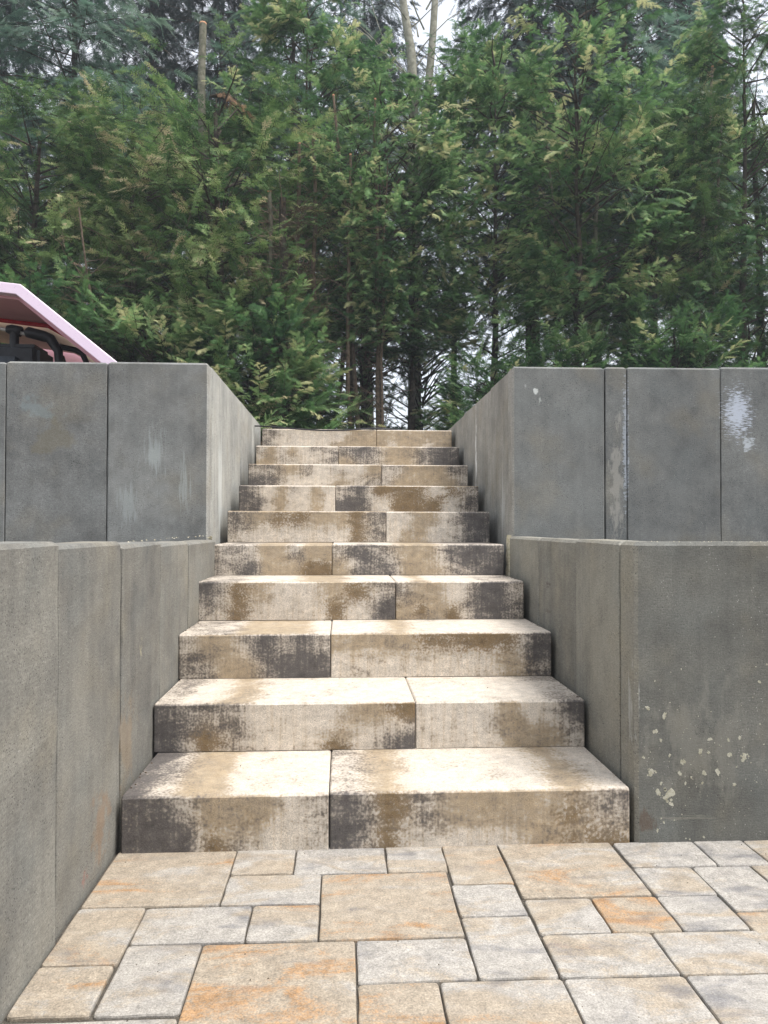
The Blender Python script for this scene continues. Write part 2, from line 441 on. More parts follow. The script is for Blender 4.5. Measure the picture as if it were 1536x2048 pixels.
# planting terrace between the two walls on each side, and the upper garden
def slab(name, x0, x1, y0, y1, z0, z1, mat, bumpy=0):
    nx = max(2, int((x1 - x0) / .25)); ny = max(2, int((y1 - y0) / .25))
    nx = min(nx, 60); ny = min(ny, 60)
    V = []; F = []
    for j in range(ny + 1):
        for i in range(nx + 1):
            x = x0 + (x1 - x0) * i / nx; y = y0 + (y1 - y0) * j / ny
            V.append((x, y, z1 + bumpy * (mnoise.noise(Vector((x * 2, y * 2, 3))) - .3)))
    for j in range(ny):
        for i in range(nx):
            a = j * (nx + 1) + i
            F.append((a, a + 1, a + nx + 2, a + nx + 1))
    # skirt
    b = len(V)
    ring = [j for j in range(nx + 1)] + [(j + 1) * (nx + 1) + nx for j in range(ny)] + [ny * (nx + 1) + nx - 1 - i for i in range(nx)] + [(ny - 1 - j) * (nx + 1) for j in range(ny - 1)]
    for r in ring: V.append((V[r][0], V[r][1], z0))
    m = len(ring)
    for i in range(m):
        F.append((ring[i], b + i, b + (i + 1) % m, ring[(i + 1) % m]))
    return link(name, np_mesh(name, V, F, False), mat, kind='structure')
slab('terrace_soil', -7, -.77, -2.6, 1.49, -.1, .70, m_soil, .03)
slab('terrace_soil', .79, 7, .12, 1.49, -.1, .70, m_soil, .03)
slab('upper_ground', -60, -.82, 1.61, 90, -.1, 1.44, m_soil, .02)
slab('upper_ground', .81, 60, 1.61, 90, -.1, 1.44, m_soil, .02)
slab('upper_ground', -.8, .79, 3.70, 89, -.1, 1.44, m_soil, .02)

# ------------------------------------------------------------------ paving
paving = link('paving', bm_mesh('paving_bed', (lambda bm: (bmesh.ops.create_grid(bm, x_segments=2, y_segments=2, size=1, matrix=Matrix.Translation((.9, -1.3, -.0075)) @ Matrix.Diagonal((1.556, 1.32, 1, 1))), bm)[1])(bmesh.new())), m_joint, kind='structure')
STONES = [  # x0, x1, y0 (near), y1 (far), tone
 (-.650, -.353, -.270, .020, .66), (-.353, -.205, -.131, .018, .42), (-.205, .018, -.135, .016, .12), (.018, .163, -.137, .014, .25),
 (.163, .306, -.205, .012, .72), (.306, .600, -.278, .010, .58), (.606, .818, -.137, .008, .05), (.818, .950, -.139, .006, -.15),
 (-.353, -.137, -.275, -.133, .32), (-.137, .157, -.423, -.139, .72), (-.650, -.507, -.485, -.270, .42), (-.507, -.281, -.419, -.275, .10),
 (-.281, -.137, -.422, -.278, .42), (-.507, -.361, -.636, -.421, .12), (-.361, -.063, -.712, -.423, .70), (.157, .303, -.348, -.207, .22),
 (.157, .305, -.567, -.349, .13), (.306, .455, -.424, -.280, .34), (.455, .601, -.424, -.280, .78), (.601, .742, -.425, -.281, .10),
 (.604, .747, -.281, -.139, .12), (.747, .892, -.353, -.141, .10), (-.063, .157, -.565, -.423, .26), (.306, .530, -.570, -.425, .34),
 (.530, .755, -.572, -.426, .40), (-.063, .084, -.712, -.567, .72), (.084, .308, -.790, -.569, .62), (.308, .533, -.790, -.571, .34),
 (.533, .690, -.790, -.573, .08), (-.650, -.510, -.634, -.487, .52), (.742, .892, -.5, -.355, .66), (.892, 1.035, -.425, -.281, .5), (.892, 1.035, -.281, -.141, .3),
 (.950, 1.17, -.141, .004, .6), (.755, .9, -.645, -.5, .2), (.69, .9, -.79, -.647, .3), (.755, .892, -.5, -.5, 0)]
STONES = [s for s in STONES if s[3] - s[2] > .05]
def stone_mesh(w, d, seed):
    """tumbled stone w x d, corners rounded, arris worn unevenly"""
    rng = random.Random(seed)
    g = .0012
    hw, hd = w / 2 - g, d / 2 - g
    ring = []
    for (sx, sy, a0) in ((1, 1, 0), (-1, 1, 90), (-1, -1, 180), (1, -1, 270)):
        r = rng.uniform(.004, .010)
        for k in range(3):
            a = R(a0 + 45 * k)
            ring.append((sx * (hw - r) + r * math.cos(a), sy * (hd - r) + r * math.sin(a)))
    # mid-edge points with slight waviness
    out = []
    n = len(ring)
    for i in range(n):
        out.append(ring[i])
        if i % 3 == 2:
            x0, y0 = ring[i]; x1, y1 = ring[(i + 1) % n]
            for q in (.33, .66):
                j = rng.uniform(-.0016, .0012)
                nx, ny = (y1 - y0), -(x1 - x0)
                ln = math.hypot(nx, ny) or 1
                out.append((x0 + (x1 - x0) * q + nx / ln * j, y0 + (y1 - y0) * q + ny / ln * j))
    m = len(out)
    V = []
    for (inset, z) in ((0, -.035), (0, -.004), (.0014, -.001), (.004, .0)):
        for x, y in out:
            l = math.hypot(x, y)
            jj = rng.uniform(-.0006, .0006) if z < 0 else 0
            V.append((x - x / (abs(x) / hw if abs(x) / hw > .5 else 1) / hw * 0 - math.copysign(min(inset + jj, abs(x)), x) * (abs(x) > hw * .8),
                      y - math.copysign(min(inset + jj, abs(y)), y) * (abs(y) > hd * .8), z))
    F = []
    for r_ in range(3):
        for i in range(m):
            a = r_ * m + i; b = r_ * m + (i + 1) % m
            F.append((a, b, b + m, a + m))
    bm = bmesh.new()
    vs = [bm.verts.new(v) for v in V]
    for f in F: bm.faces.new([vs[i] for i in f])
    bm.faces.new([vs[3 * m + i] for i in range(m)])
    me = bm_mesh('paving_stone', bm)
    return me
placed = []
def put_stone(x0, x1, y0, y1, tone, i):
    o = link('paving_stone', stone_mesh(x1 - x0, y1 - y0, i), m_paver, paving, ((x0 + x1) / 2, (y0 + y1) / 2, random.uniform(-.0012, .0012)))
    o.rotation_euler = (random.uniform(-.003, .003), random.uniform(-.003, .003), random.uniform(-.004, .004))
    o['tone'] = float(tone)
    placed.append((x0, x1, y0, y1))
for i, s in enumerate(STONES): put_stone(*s, i)
# the same pattern carried on beyond the picture
def free(x0, x1, y0, y1):
    for a in placed:
        if x0 < a[1] - .012 and x1 > a[0] + .012 and y0 < a[3] - .012 and y1 > a[2] + .012: return False
    return True
u = .072
idx = 100
for jy in range(0, 33):
    y1 = .004 - jy * u if jy else .004
    for ix in range(0, 42):
        x0 = -.650 + ix * u * 1.007
        for (w, d) in random.sample([(4, 4), (3, 2), (2, 3), (4, 3)], 2) + [(3, 2), (2, 2), (2, 1), (1, 2), (1, 1)]:
            X1 = x0 + w * u * 1.007; Y0 = y1 - d * u
            if X1 < 2.4 and Y0 > -2.55 and free(x0, X1, Y0, y1):
                put_stone(x0, X1, Y0, y1, random.choice([.1, .2, .35, .5, .7]), idx); idx += 1
                break

# ------------------------------------------------------------------ staircase of stone blocks
STEP = {  # k: front left x, front right x, joint x, top z
 1: (-.641, .653, -.123, .141), 2: (-.651, .653, .131, .285), 3: (-.656, .651, -.132, .4405), 4: (-.659, .640, .121, .5945), 5: (-.659, .637, -.138, .7325),
 6: (-.655, .642, .124, .887), 7: (-.649, .652, -.130, 1.0335), 8: (-.644, .654, .138, 1.177), 9: (-.642, .658, -.119, 1.323), 10: (-.643, .662, .140, 1.476)}
TREAD = .3647
W = {'K': (1, .1, .2), 'D': (.62, .35, .5), 'B': (.12, 1, .6), 'T': (.20, .30, .85), 'C': (.08, .10, .15), 'G': (.50, .05, .30), 'W': (0, 0, 0)}
LOOK = {  # (front upper row, front lower row, tread); treads coded paler for the top light
 (1, 0): ("KKDTTTCD", "KKKBDCCC", "KGTTCCCC"), (1, 1): ("KBDTTTBD", "KBCCCTBB", "GTCCCCTC"),
 (2, 0): ("KDGCCCTB", "KBDCCBCK", "GCTCCCCC"), (2, 1): ("CCCCTCGK", "CCCCTTTG", "CCCCCCGG"),
 (3, 0): ("DTTGKGKG", "DDTTDKKK", "GGGTTTTC"), (3, 1): ("TTTBBBBK", "CCCCCCTD", "CCTCCCCC"),
 (4, 0): ("KBTCCTBD", "GBCCCBCK", "GGCCTTCC"), (4, 1): ("DTTCGKKD", "TBTBDKKD", "CTCCCGGG"),
 (5, 0): ("GGGTTGTT", "GGKTTTBB", "GGGTTGTT"), (5, 1): ("DKDTTKKK", "TKKTTDKK", "CGCTTGGG"),
 (6, 0): ("DTBBTTBD", "DCCCCCBD", "TTTTCCTT"), (6, 1): ("CCTTCGKK", "CTTCCGKK", "CCTCCGGG"),
 (7, 0): ("KGCTGCTC", "KKCTCCTC", "GGCCCCCC"), (7, 1): ("GKBBBCBD", "KKCBBBCD", "GGTCCCTT"),
 (8, 0): ("DDTDCCCT", "KDCCCTCD", "TTCCCCCC"), (8, 1): ("GGTTTTGG", "GTTTTTTG", "CCCCCCCC"),
 (9, 0): ("GTGTCGGG", "TTGGCCGG", "CCCCCCCC"), (9, 1): ("DKDTTDKK", "TDDTTDKK", "CCTTCCGG"),
 (10, 0): ("DCCCCCTT", "GCCCCTTT", "CCCCCCCC"), (10, 1): ("TTTTTTTT", "TCTTTCTT", "CCCCCCCC")}
def lerp_code(row, u):
    f = u * len(row) - .5
    i = int(math.floor(f)); t = f - i
    a = W[row[max(0, min(len(row) - 1, i))]]; b = W[row[max(0, min(len(row) - 1, i + 1))]]
    return tuple(a[q] * (1 - t) + b[q] * t for q in range(3))
def block_mesh(w, h, d, look, seed):
    """bevelled block, front face at y=0, top at z=0, x from 0 to w; surface grid carries the pigment weights"""
    rng = random.Random(seed)
    c = .0065
    nx = 16
    xs = [0, c * .6] + [c * .6 + (w - 1.2 * c) * i / nx for i in range(1, nx)] + [w - c * .6, w]
    prof = [(0, -h), (0, -h * .75), (0, -h * .5), (0, -h * .25), (0, -c), (c, 0), (d * .35, 0), (d * .7, 0), (d, 0), (d, -h)]
    V = []; C_ = []
    for i, x in enumerate(xs):
        endx = i in (0, len(xs) - 1)
        for j, (y, z) in enumerate(prof):
            yy, zz = y, z
            if endx:
                if j <= 4: yy += c * .6
                if 5 <= j <= 8: zz -= c * .6
                if j == 4: zz -= c * .3
                if j == 5: yy += c * .3
            if j in (4, 5) and not endx:
                yy += rng.uniform(-.0006, .0008) * (j == 5); zz += rng.uniform(-.0008, .0006) * (j == 4)
            V.append((x, yy, zz))
            uu = x / w
            tb = lerp_code(look[1], uu); tp = lerp_code(look[0], uu); tt = lerp_code(look[2], uu)
            if j <= 4:
                s = min(1, max(0, (z / h + 1)))
                s = min(1, max(0, (s - .25) / .5))
                cc = tuple(tb[q] * (1 - s) + tp[q] * s for q in range(3))
            else: cc = tt
            C_.append((*cc, 1))
    n = len(prof); F = []
    for i in range(len(xs) - 1):
        for j in range(n - 1):
            a = i * n + j
            F.append((a, a + n, a + n + 1, a + 1))
        F.append((i * n + n - 1, (i + 1) * n + n - 1, (i + 1) * n, i * n))
    bm = bmesh.new()
    vs = [bm.verts.new(v) for v in V]
    for f in F: bm.faces.new([vs[q] for q in f])
    bm.faces.new([vs[q] for q in range(n)])
    bm.faces.new([vs[(len(xs) - 1) * n + q] for q in reversed(range(n))])
    bmesh.ops.recalc_face_normals(bm, faces=bm.faces)
    me = bm_mesh('step_block', bm)
    ca = me.color_attributes.new('pigment', 'FLOAT_COLOR', 'POINT')
    ca.data.foreach_set('color', np.array(C_, dtype=np.float32).ravel())
    return me
stairs = empty('block_staircase', (0, 0, 0), 'ten-step staircase of mottled cream, brown and charcoal stone blocks between the grey walls', 'staircase')
for k, (xl, xr, xj, z) in STEP.items():
    zb = STEP[k - 1][3] + .0015 if k > 1 else -.05
    for side, (a, b) in enumerate(((xl, xj - .0013), (xj + .0013, xr))):
        dz = -.001 * ((k + side) % 2)
        o = link('step_block', block_mesh(b - a, z + dz - zb, .394, LOOK[(k, side)], k * 7 + side), m_step, stairs,
                 (a, (k - 1) * TREAD + (.0012 if side else 0), z + dz))
# black pipe lying over the top step
tb = Tubes()
pts = [(-.80, 3.34, 1.500), (-.66, 3.285, 1.494), (-.55, 3.272, 1.486), (-.40, 3.268, 1.474), (-.24, 3.266, 1.466), (-.08, 3.266, 1.468), (.04, 3.270, 1.478), (.12, 3.284, 1.486), (.30, 3.36, 1.485), (.55, 3.5, 1.484)]
tb.add(pts, [.0055] * len(pts), 6)
props(link('garden_hose', tb.mesh('garden_hose'), m_black), 'thin black hose sagging over the front edge of the topmost step', 'hose')

# ------------------------------------------------------------------ retaining walls
def panel(root, x0, x1, y0, y1, z0, z1, mat, ch=.009, ve=.0025, label=None, seed=0, rough=.0008, side=None, sx=0):
    """upright concrete element as a bevelled box with a slightly ragged arris"""
    rng = random.Random(seed)
    nz = 14
    cx, cy = (x0 + x1) / 2, (y0 + y1) / 2
    hx, hy = (x1 - x0) / 2, (y1 - y0) / 2
    V = []; F = []
    levels = [z0 + (z1 - ch - z0) * i / nz for i in range(nz + 1)]
    def ring(ax, ay, z, rg):
        e = ve
        pts = [(-ax, -ay + e), (-ax + e, -ay), (ax - e, -ay), (ax, -ay + e), (ax, ay - e), (ax - e, ay), (-ax + e, ay), (-ax, ay - e)]
        return [(cx + px + rng.uniform(-rg, rg), cy + py + rng.uniform(-rg, rg) * .6, z + (rng.uniform(-rg, rg) if z == levels[-1] else 0)) for px, py in pts]
    for z in levels: V += ring(hx, hy, z, rough)
    V += ring(hx - ch, hy - ch, z1, 0)
    for i in range(nz + 1):
        for j in range(8):
            a = i * 8 + j; b = i * 8 + (j + 1) % 8
            F.append((a, b, b + 8, a + 8))
    bm = bmesh.new()
    vs = [bm.verts.new((v[0] - cx, v[1] - cy, v[2] - z0)) for v in V]
    for f in F: bm.faces.new([vs[q] for q in f])
    bm.faces.new([vs[(nz + 1) * 8 + j] for j in range(8)])
    bmesh.ops.recalc_face_normals(bm, faces=bm.faces)
    me = bm_mesh('wall_panel', bm)
    me.materials.append(mat)
    if side:
        me.materials.append(side)
        for p in me.polygons:
            if p.normal.x * sx > .5: p.material_index = 1  # return and bevel faces take the painted lit tone
    return link('wall_panel', me, mat, root, (cx - root.location.x, cy - root.location.y, z0 - root.location.z), label=label)
G = .0022
# lower left wall: one straight run along the stair and on towards the viewer
llw = empty('retaining_wall', (-.70, 0, -.05), 'long lower left concrete wall running beside the stair to the near left edge', 'wall', 'concrete retaining walls beside the stair')
XF = -.656
ys = [1.485, .893, .461, .046, -.391, -.83, -1.27, -1.71, -2.15, -2.59]
zt = [.752, .758, .766, .776, .785, .79, .792, .792, .792]
xo = [0, -.001, .001, -.001, .002, 0, .001, 0, 0]
for i in range(9):
    panel(llw, XF - .105, XF + xo[i], ys[i + 1] + G * 2.0, ys[i] - G * 2.0, -.06, zt[i], m_low_left, seed=i, rough=.0016)
for k_ in range(1):
    bm = bmesh.new()
    rng = random.Random(4)
    for i in range(26):
        z = .70 + i * 0
    bm.free()
# mortar packed into the corner between lower and upper wall
def mortar(root, x, y, z0, z1, w, sx):
    bm = bmesh.new(); rng = random.Random(int(x * 100) + 5)
    n = 14; L_ = []
    for i in range(n + 1):
        z = z0 + (z1 - z0) * i / n
        ww = w * rng.uniform(.55, 1.15)
        L_.append([bm.verts.new((x, y - .03 + rng.uniform(-.004, .004), z)), bm.verts.new((x + sx * ww * .6, y - .012 - rng.uniform(0, .01), z)), bm.verts.new((x + sx * ww, y + .002, z))])
    for i in range(n):
        for j in range(2):
            bm.faces.new([L_[i][j], L_[i][j + 1], L_[i + 1][j + 1], L_[i + 1][j]])
    bm.faces.new(L_[n])
    me = bm_mesh('mortar_joint', bm)
    me.transform(Matrix.Translation(-root.location))
    return link('mortar_joint', me, m_mortar, root)
mortar(llw, -.668, 1.497, .72, .768, .028, -1)
# upper left wall
ulw = empty('retaining_wall', (-.75, 1.55, .6), 'upper left concrete wall set back above the lower left wall, with pale streaks', 'wall', 'concrete retaining walls beside the stair')
XL = -.695
xs_ = [-.695, -1.140, -1.581, -2.02, -2.46, -2.90, -3.34, -3.78, -4.2]
zz = [1.546, 1.543, 1.538, 1.538, 1.537, 1.54, 1.54, 1.54]
for i in range(1, 8):
    panel(ulw, xs_[i + 1] + G, xs_[i] - G, 1.5 + (.002 if i % 2 else 0), 1.60, .60, zz[i], m_up_left, seed=20 + i)
ysu = [1.5, 2.049, 2.596, 3.144, 3.69]
# corner element: front face and return face
panel(ulw, xs_[1] + G, XL - .0, 1.5, 1.604, .60, zz[0], m_up_left, seed=40, ve=.006, side=m_up_left_side, sx=1, label='corner element whose front carries pale vertical streaks')
for i in range(4):
    y0 = ysu[i] if i else 1.606
    panel(ulw, XL - .10, XL + (.0015 if i % 2 == 0 else -.0005), y0 + (G * 1.8 if i else 0), ysu[i + 1] - G * 1.8, .40, (1.549, 1.553, 1.553, 1.555)[i], m_up_left_side, seed=30 + i)
# upper right wall
urw = empty('retaining_wall', (.75, 1.55, .6), 'upper right concrete wall set back above the lower right wall, with a chalky white patch', 'wall', 'concrete retaining walls beside the stair')
XR = .688
xr_ = [.686, 1.118, 1.221, 1.665, 2.105, 2.55, 2.99, 3.43, 3.87, 4.3]
for i in range(9):
    panel(urw, xr_[i] + (G if i else 0), xr_[i + 1] - G, 1.5 + (.002 if i % 2 else 0), 1.604, .60, (1.549, 1.553, 1.553, 1.560, 1.560, 1.56, 1.56, 1.56, 1.56)[i], m_up_right, seed=50 + i, ve=.008 if i == 0 else .0025, side=m_up_right_side if i == 0 else None, sx=-1,
          label='narrow filler element with white streaks along its edge' if i == 1 else None)
ysr = [1.606, 2.029, 2.448, 2.924, 3.40, 3.69]
for i in range(5):
    panel(urw, XR + (.0015 if i % 2 else 0), XR + .10, ysr[i] + (G * 1.8 if i else 0), ysr[i + 1] - G * 1.8, .40, (1.547, 1.541, 1.540, 1.534, 1.53)[i], m_up_right_side, seed=70 + i)
# lower right wall
lrw = empty('retaining_wall', (.72, 0, -.05), 'lower right concrete wall with its corner at the foot of the stair, spattered with dried mortar', 'wall', 'concrete retaining walls beside the stair')
XQ = .668
panel(lrw, XQ, 1.90, 0.0, .11, -.06, .7755, m_low_right, seed=80, ve=.009, side=m_low_right_side, sx=-1)
panel(lrw, 1.90 + 2 * G, 3.1, 0.0, .11, -.06, .7755, m_low_right, seed=84)
ysq = [.113, .50, .973, 1.488]
for i in range(3):
    panel(lrw, XQ + (-.001, .001, -.001)[i], XQ + .105, ysq[i] + G, ysq[i + 1] - G, -.06, (.7745, .770, .768)[i], m_low_right_side, seed=81 + i)
mortar(lrw, .672, 1.497, .30, .775, .022, -1)
# dried mortar splashes on the front of the lower right wall
def splashes():
    rng = random.Random(12); bm = bmesh.new()
    spots = [(.700, .345, .008), (.745, .325, .010), (.720, .285, .011), (.735, .262, .006), (.690, .218, .006), (.709, .180, .013), (.735, .150, .006),
             (.758, .222, .006), (.793, .205, .011), (.785, .175, .008), (.728, .127, .012), (.757, .122, .020), (.762, .097, .010), (.84, .232, .009), (.865, .262, .008),
             (.862, .228, .006), (.85, .175, .010), (.845, .15, .006), (.885, .178, .012), (.918, .222, .009), (.957, .215, .013), (.945, .265, .007), (.936, .19, .004),
             (.80, .15, .006), (.815, .165, .005), (.93, .145, .007), (.915, .26, .006), (.725, .03, .006), (.742, .05, .005), (.735, .06, .004), (.77, .055, .003),
             (.81, .005, .004), (.848, .010, .005), (.80, .008, .003), (1.0, .41, .006), (1.02, .455, .004), (.99, .45, .003), (.72, .415, .003), (.79, .445, .003),
             (1.0, .30, .004), (1.04, .30, .003), (1.03, .275, .004), (1.01, .248, .003), (.79, .07, .003), (.99, .15, .003), (.975, .2, .003)]
    for _ in range(150):
        spots.append((min(1.08, max(.675, rng.gauss(.86, .11))), min(.7, max(.0, rng.gauss(.20, .11))), rng.choice([.0009, .0012, .0016, .0022])))
    for (x, z, r) in spots:
        n = 15 if r > .004 else 6
        r *= .72
        el = rng.uniform(.7, 1.5); ph = rng.uniform(0, 6)
        ring = []
        for i in range(n):
            a = 2 * math.pi * i / n
            rr = r * (1 + rng.uniform(-.3, .3) + .25 * math.sin(2 * a + ph) + .15 * math.sin(5 * a + 2 * ph))
            ring.append(bm.verts.new((x + rr * math.cos(a) * 1 / el ** .5, .0005, z + rr * math.sin(a) * el ** .5)))
        ring2 = [bm.verts.new((x + (v.co.x - x) * .8, -.0004 - r * .012, z + (v.co.z - z) * .8)) for v in ring]
        for i in range(n):
            bm.faces.new([ring[i], ring[(i + 1) % n], ring2[(i + 1) % n], ring2[i]])
        bm.faces.new(ring2)
        if r > .009:
            for _ in range(5):
                a = rng.uniform(0, 6.28); q = r * rng.uniform(1.0, 1.35); s = r * .3
                c0 = (x + q * math.cos(a), z + q * math.sin(a))
                bm.faces.new([bm.verts.new((c0[0] + s * math.cos(b), -.0006, c0[1] + s * math.sin(b))) for b in (0, 1.2, 2.5, 3.8, 5.0)])
    bmesh.ops.recalc_face_normals(bm, faces=bm.faces)
    me = bm_mesh('mortar_splashes', bm)
    me.transform(Matrix.Translation(-lrw.location))
    link('mortar_splashes', me, m_splash, lrw, kind='stuff')
splashes()

# ------------------------------------------------------------------ the bent pink cover and the machine behind the left wall
def bent(profile, th, y0, y1):
    """sheet of thickness th following an x-z profile, extruded along y"""
    bm = bmesh.new(); n = len(profile)
    off = []
    for i, (x, z) in enumerate(profile):
        a = profile[max(0, i - 1)]; b = profile[min(n - 1, i + 1)]
        dx, dz = b[0] - a[0], b[1] - a[1]; l = math.hypot(dx, dz)
        t1_ = (x - profile[i - 1][0], z - profile[i - 1][1]) if i else (dx, dz)
        t2_ = (profile[i + 1][0] - x, profile[i + 1][1] - z) if i < n - 1 else (dx, dz)
        l1 = math.hypot(*t1_); l2 = math.hypot(*t2_)
        nx_ = t1_[1] / l1 + t2_[1] / l2; nz_ = -(t1_[0] / l1 + t2_[0] / l2); ln_ = math.hypot(nx_, nz_)
        cs_ = (nx_ * t2_[1] / l2 - nz_ * t2_[0] / l2) / ln_
        off.append((x + nx_ / ln_ * th / cs_, z + nz_ / ln_ * th / cs_))
    lay = [[bm.verts.new((x, y, z)) for (x, z) in profile] + [bm.verts.new((x, y, z)) for (x, z) in reversed(off)] for y in (y0, y1)]
    bm.faces.new(lay[0]); bm.faces.new(list(reversed(lay[1])))
    m = 2 * n
    for i in range(m):
        bm.faces.new([lay[0][i], lay[1][i], lay[1][(i + 1) % m], lay[0][(i + 1) % m]])
    bmesh.ops.recalc_face_normals(bm, faces=bm.faces)
    bmesh.ops.bevel(bm, geom=bm.edges[:], offset=.003, segments=1, affect='EDGES')
    return bm
cv = empty('bent_cover', (-1.7, 2.3, 1.44), 'bent pink and cream cover with a red trim behind the upper left wall', 'cover')
def rel(me, root): me.transform(Matrix.Translation(-root.location)); return me
bm = bent([(-2.60, 2.13), (-1.732, 2.041), (-1.0, 1.452)], .054, 2.0, 2.06)
link('front_rim', rel(bm_mesh('front_rim', bm), cv), m_pink, cv)
bm = bent([(-2.60, 2.08), (-1.760, 1.995), (-1.06, 1.43)], .018, 2.06, 2.56)
link('top_panel', rel(bm_mesh('top_panel', bm), cv), m_pink_under, cv)
tb = Tubes(); tb.add([(-2.7, 2.555, 2.085), (-2.1, 2.555, 2.005), (-1.80, 2.555, 1.972), (-1.66, 2.555, 1.895)], [.014] * 4, 8)
link('trim', rel(tb.mesh('trim'), cv), m_red, cv)
bm = bent([(-2.7, 2.09), (-2.1, 2.005), (-1.78, 1.965), (-1.592, 1.868), (-1.25, 1.60)], .06, 2.575, 2.62)
link('rear_rim', rel(bm_mesh('rear_rim', bm), cv), m_cream, cv)
bm = bent([(-2.7, 2.05), (-2.1, 1.965), (-1.80, 1.925), (-1.62, 1.83), (-1.28, 1.57)], .015, 2.62, 3.0)
link('lower_panel', rel(bm_mesh('lower_panel', bm), cv), m_cream, cv)
bm = bent([(-1.95, 1.86), (-1.62, 1.80), (-1.25, 1.6)], .02, 3.02, 3.06)
bm2 = bmesh.new(); vs = [bm2.verts.new(p) for p in ((-2.2, 3.03, 1.44), (-1.2, 3.03, 1.44), (-1.2, 3.03, 1.66), (-1.62, 3.03, 1.90), (-2.2, 3.03, 2.0))]
f = bm2.faces.new(vs); r_ = bmesh.ops.extrude_face_region(bm2, geom=[f])
for v in [e for e in r_['geom'] if isinstance(e, bmesh.types.BMVert)]: v.co.y += .02
bm.free(); bmesh.ops.recalc_face_normals(bm2, faces=bm2.faces)
link('back_panel', rel(bm_mesh('back_panel', bm2), cv), m_pink_under, cv)

mc = empty('garden_machine', (-1.95, 2.35, 1.44), 'black machine with padded tubular handles under the bent pink cover', 'machine')
def boxm(name, x0, x1, y0, y1, z0, z1, mat, root, bev=.012, seg=2):
    bm = bmesh.new(); bmesh.ops.create_cube(bm, size=1)
    for v in bm.verts:
        v.co = Vector(((x0 + x1) / 2 + v.co.x * (x1 - x0), (y0 + y1) / 2 + v.co.y * (y1 - y0), (z0 + z1) / 2 + v.co.z * (z1 - z0)))
    bmesh.ops.bevel(bm, geom=bm.edges[:], offset=bev, segments=seg, affect='EDGES')
    return link(name, rel(bm_mesh(name, bm), root), mat, root)
boxm('housing', -2.25, -1.78, 2.2, 2.5, 1.46, 1.775, m_navy, mc, .06, 4)
boxm('engine_block', -2.0, -1.74, 2.25, 2.5, 1.46, 1.80, m_black, mc, .03, 3)
boxm('red_cap', -1.845, -1.805, 2.12, 2.17, 1.50, 1.618, m_red, mc, .008)
t1 = Tubes(); t1.add([(-2.3, 2.3, 1.955), (-1.95, 2.3, 1.885), (-1.74, 2.3, 1.84)], [.010] * 3, 8)
link('steel_bar', rel(t1.mesh('steel_bar'), mc), m_steel, mc)
t1 = Tubes(); t1.add([(-1.925, 2.3, 1.885), (-1.90, 2.3, 1.882), (-1.85, 2.3, 1.872), (-1.845, 2.3, 1.87)], [.02, .029, .029, .02], 10)
t1.add([(-1.885, 2.3, 1.87), (-1.885, 2.3, 1.72)], [.026, .026], 8)
link('grip', rel(t1.mesh('grip'), mc), m_black, mc)
t1 = Tubes(); t1.add([(-1.825, 2.29, 1.872), (-1.81, 2.29, 1.868), (-1.72, 2.29, 1.845), (-1.69, 2.29, 1.835), (-1.645, 2.29, 1.765), (-1.64, 2.29, 1.69), (-1.64, 2.29, 1.47)], [.012, .030, .030, .028, .024, .022, .022], 10)
link('grip', rel(t1.mesh('grip'), mc), m_black, mc)
t1 = Tubes(); t1.add([(-1.68, 2.36, 1.81), (-1.58, 2.36, 1.79), (-1.54, 2.36, 1.77), (-1.50, 2.36, 1.68), (-1.47, 2.36, 1.50)], [.016] * 5, 8)
t1.add([(-1.64, 2.34, 1.75), (-1.60, 2.34, 1.62), (-1.58, 2.34, 1.47)], [.009] * 3, 6)
link('handle_frame', rel(t1.mesh('handle_frame'), mc), m_black, mc)

def litter():
    rng = random.Random(77); bm = bmesh.new()
    def crumb(x, y, z, r):
        vs = [bm.verts.new((x + r * math.cos(a) * rng.uniform(.6, 1.2), y + r * math.sin(a) * rng.uniform(.6, 1.2), z)) for a in (0, 1.3, 2.5, 3.8, 5.0)]
        top = bm.verts.new((x, y, z + r * .9))
        for i in range(5): bm.faces.new([vs[i], vs[(i + 1) % 5], top])
    for k, (xl, xr, xj, z) in STEP.items():
        for _ in range(16): crumb(rng.uniform(xl + .01, xr - .01), (k - 1) * TREAD + min(.355, .05 + abs(rng.gauss(.30, .12))), z - .001, rng.choice([.0012, .0018, .003]))
        for sx in (xl + .006, xr - .006):
            for _ in range(10): crumb(sx + rng.uniform(-.004, .01) * (1 if sx < 0 else -1), (k - 1) * TREAD + rng.uniform(.03, .35), z - .001, rng.choice([.0015, .0025, .0035]))
    for _ in range(160): crumb(rng.uniform(-.64, 1.2), rng.uniform(-.9, 0), -.0005, rng.choice([.0009, .0012, .0018]))
    for _ in range(60): crumb(rng.uniform(-.64, .64), -.003 - abs(rng.gauss(0, .02)), -.0015, rng.choice([.0008, .0012, .002]))
    return bm_mesh('grit', bm)
link('grit', litter(), m_soil, kind='stuff')
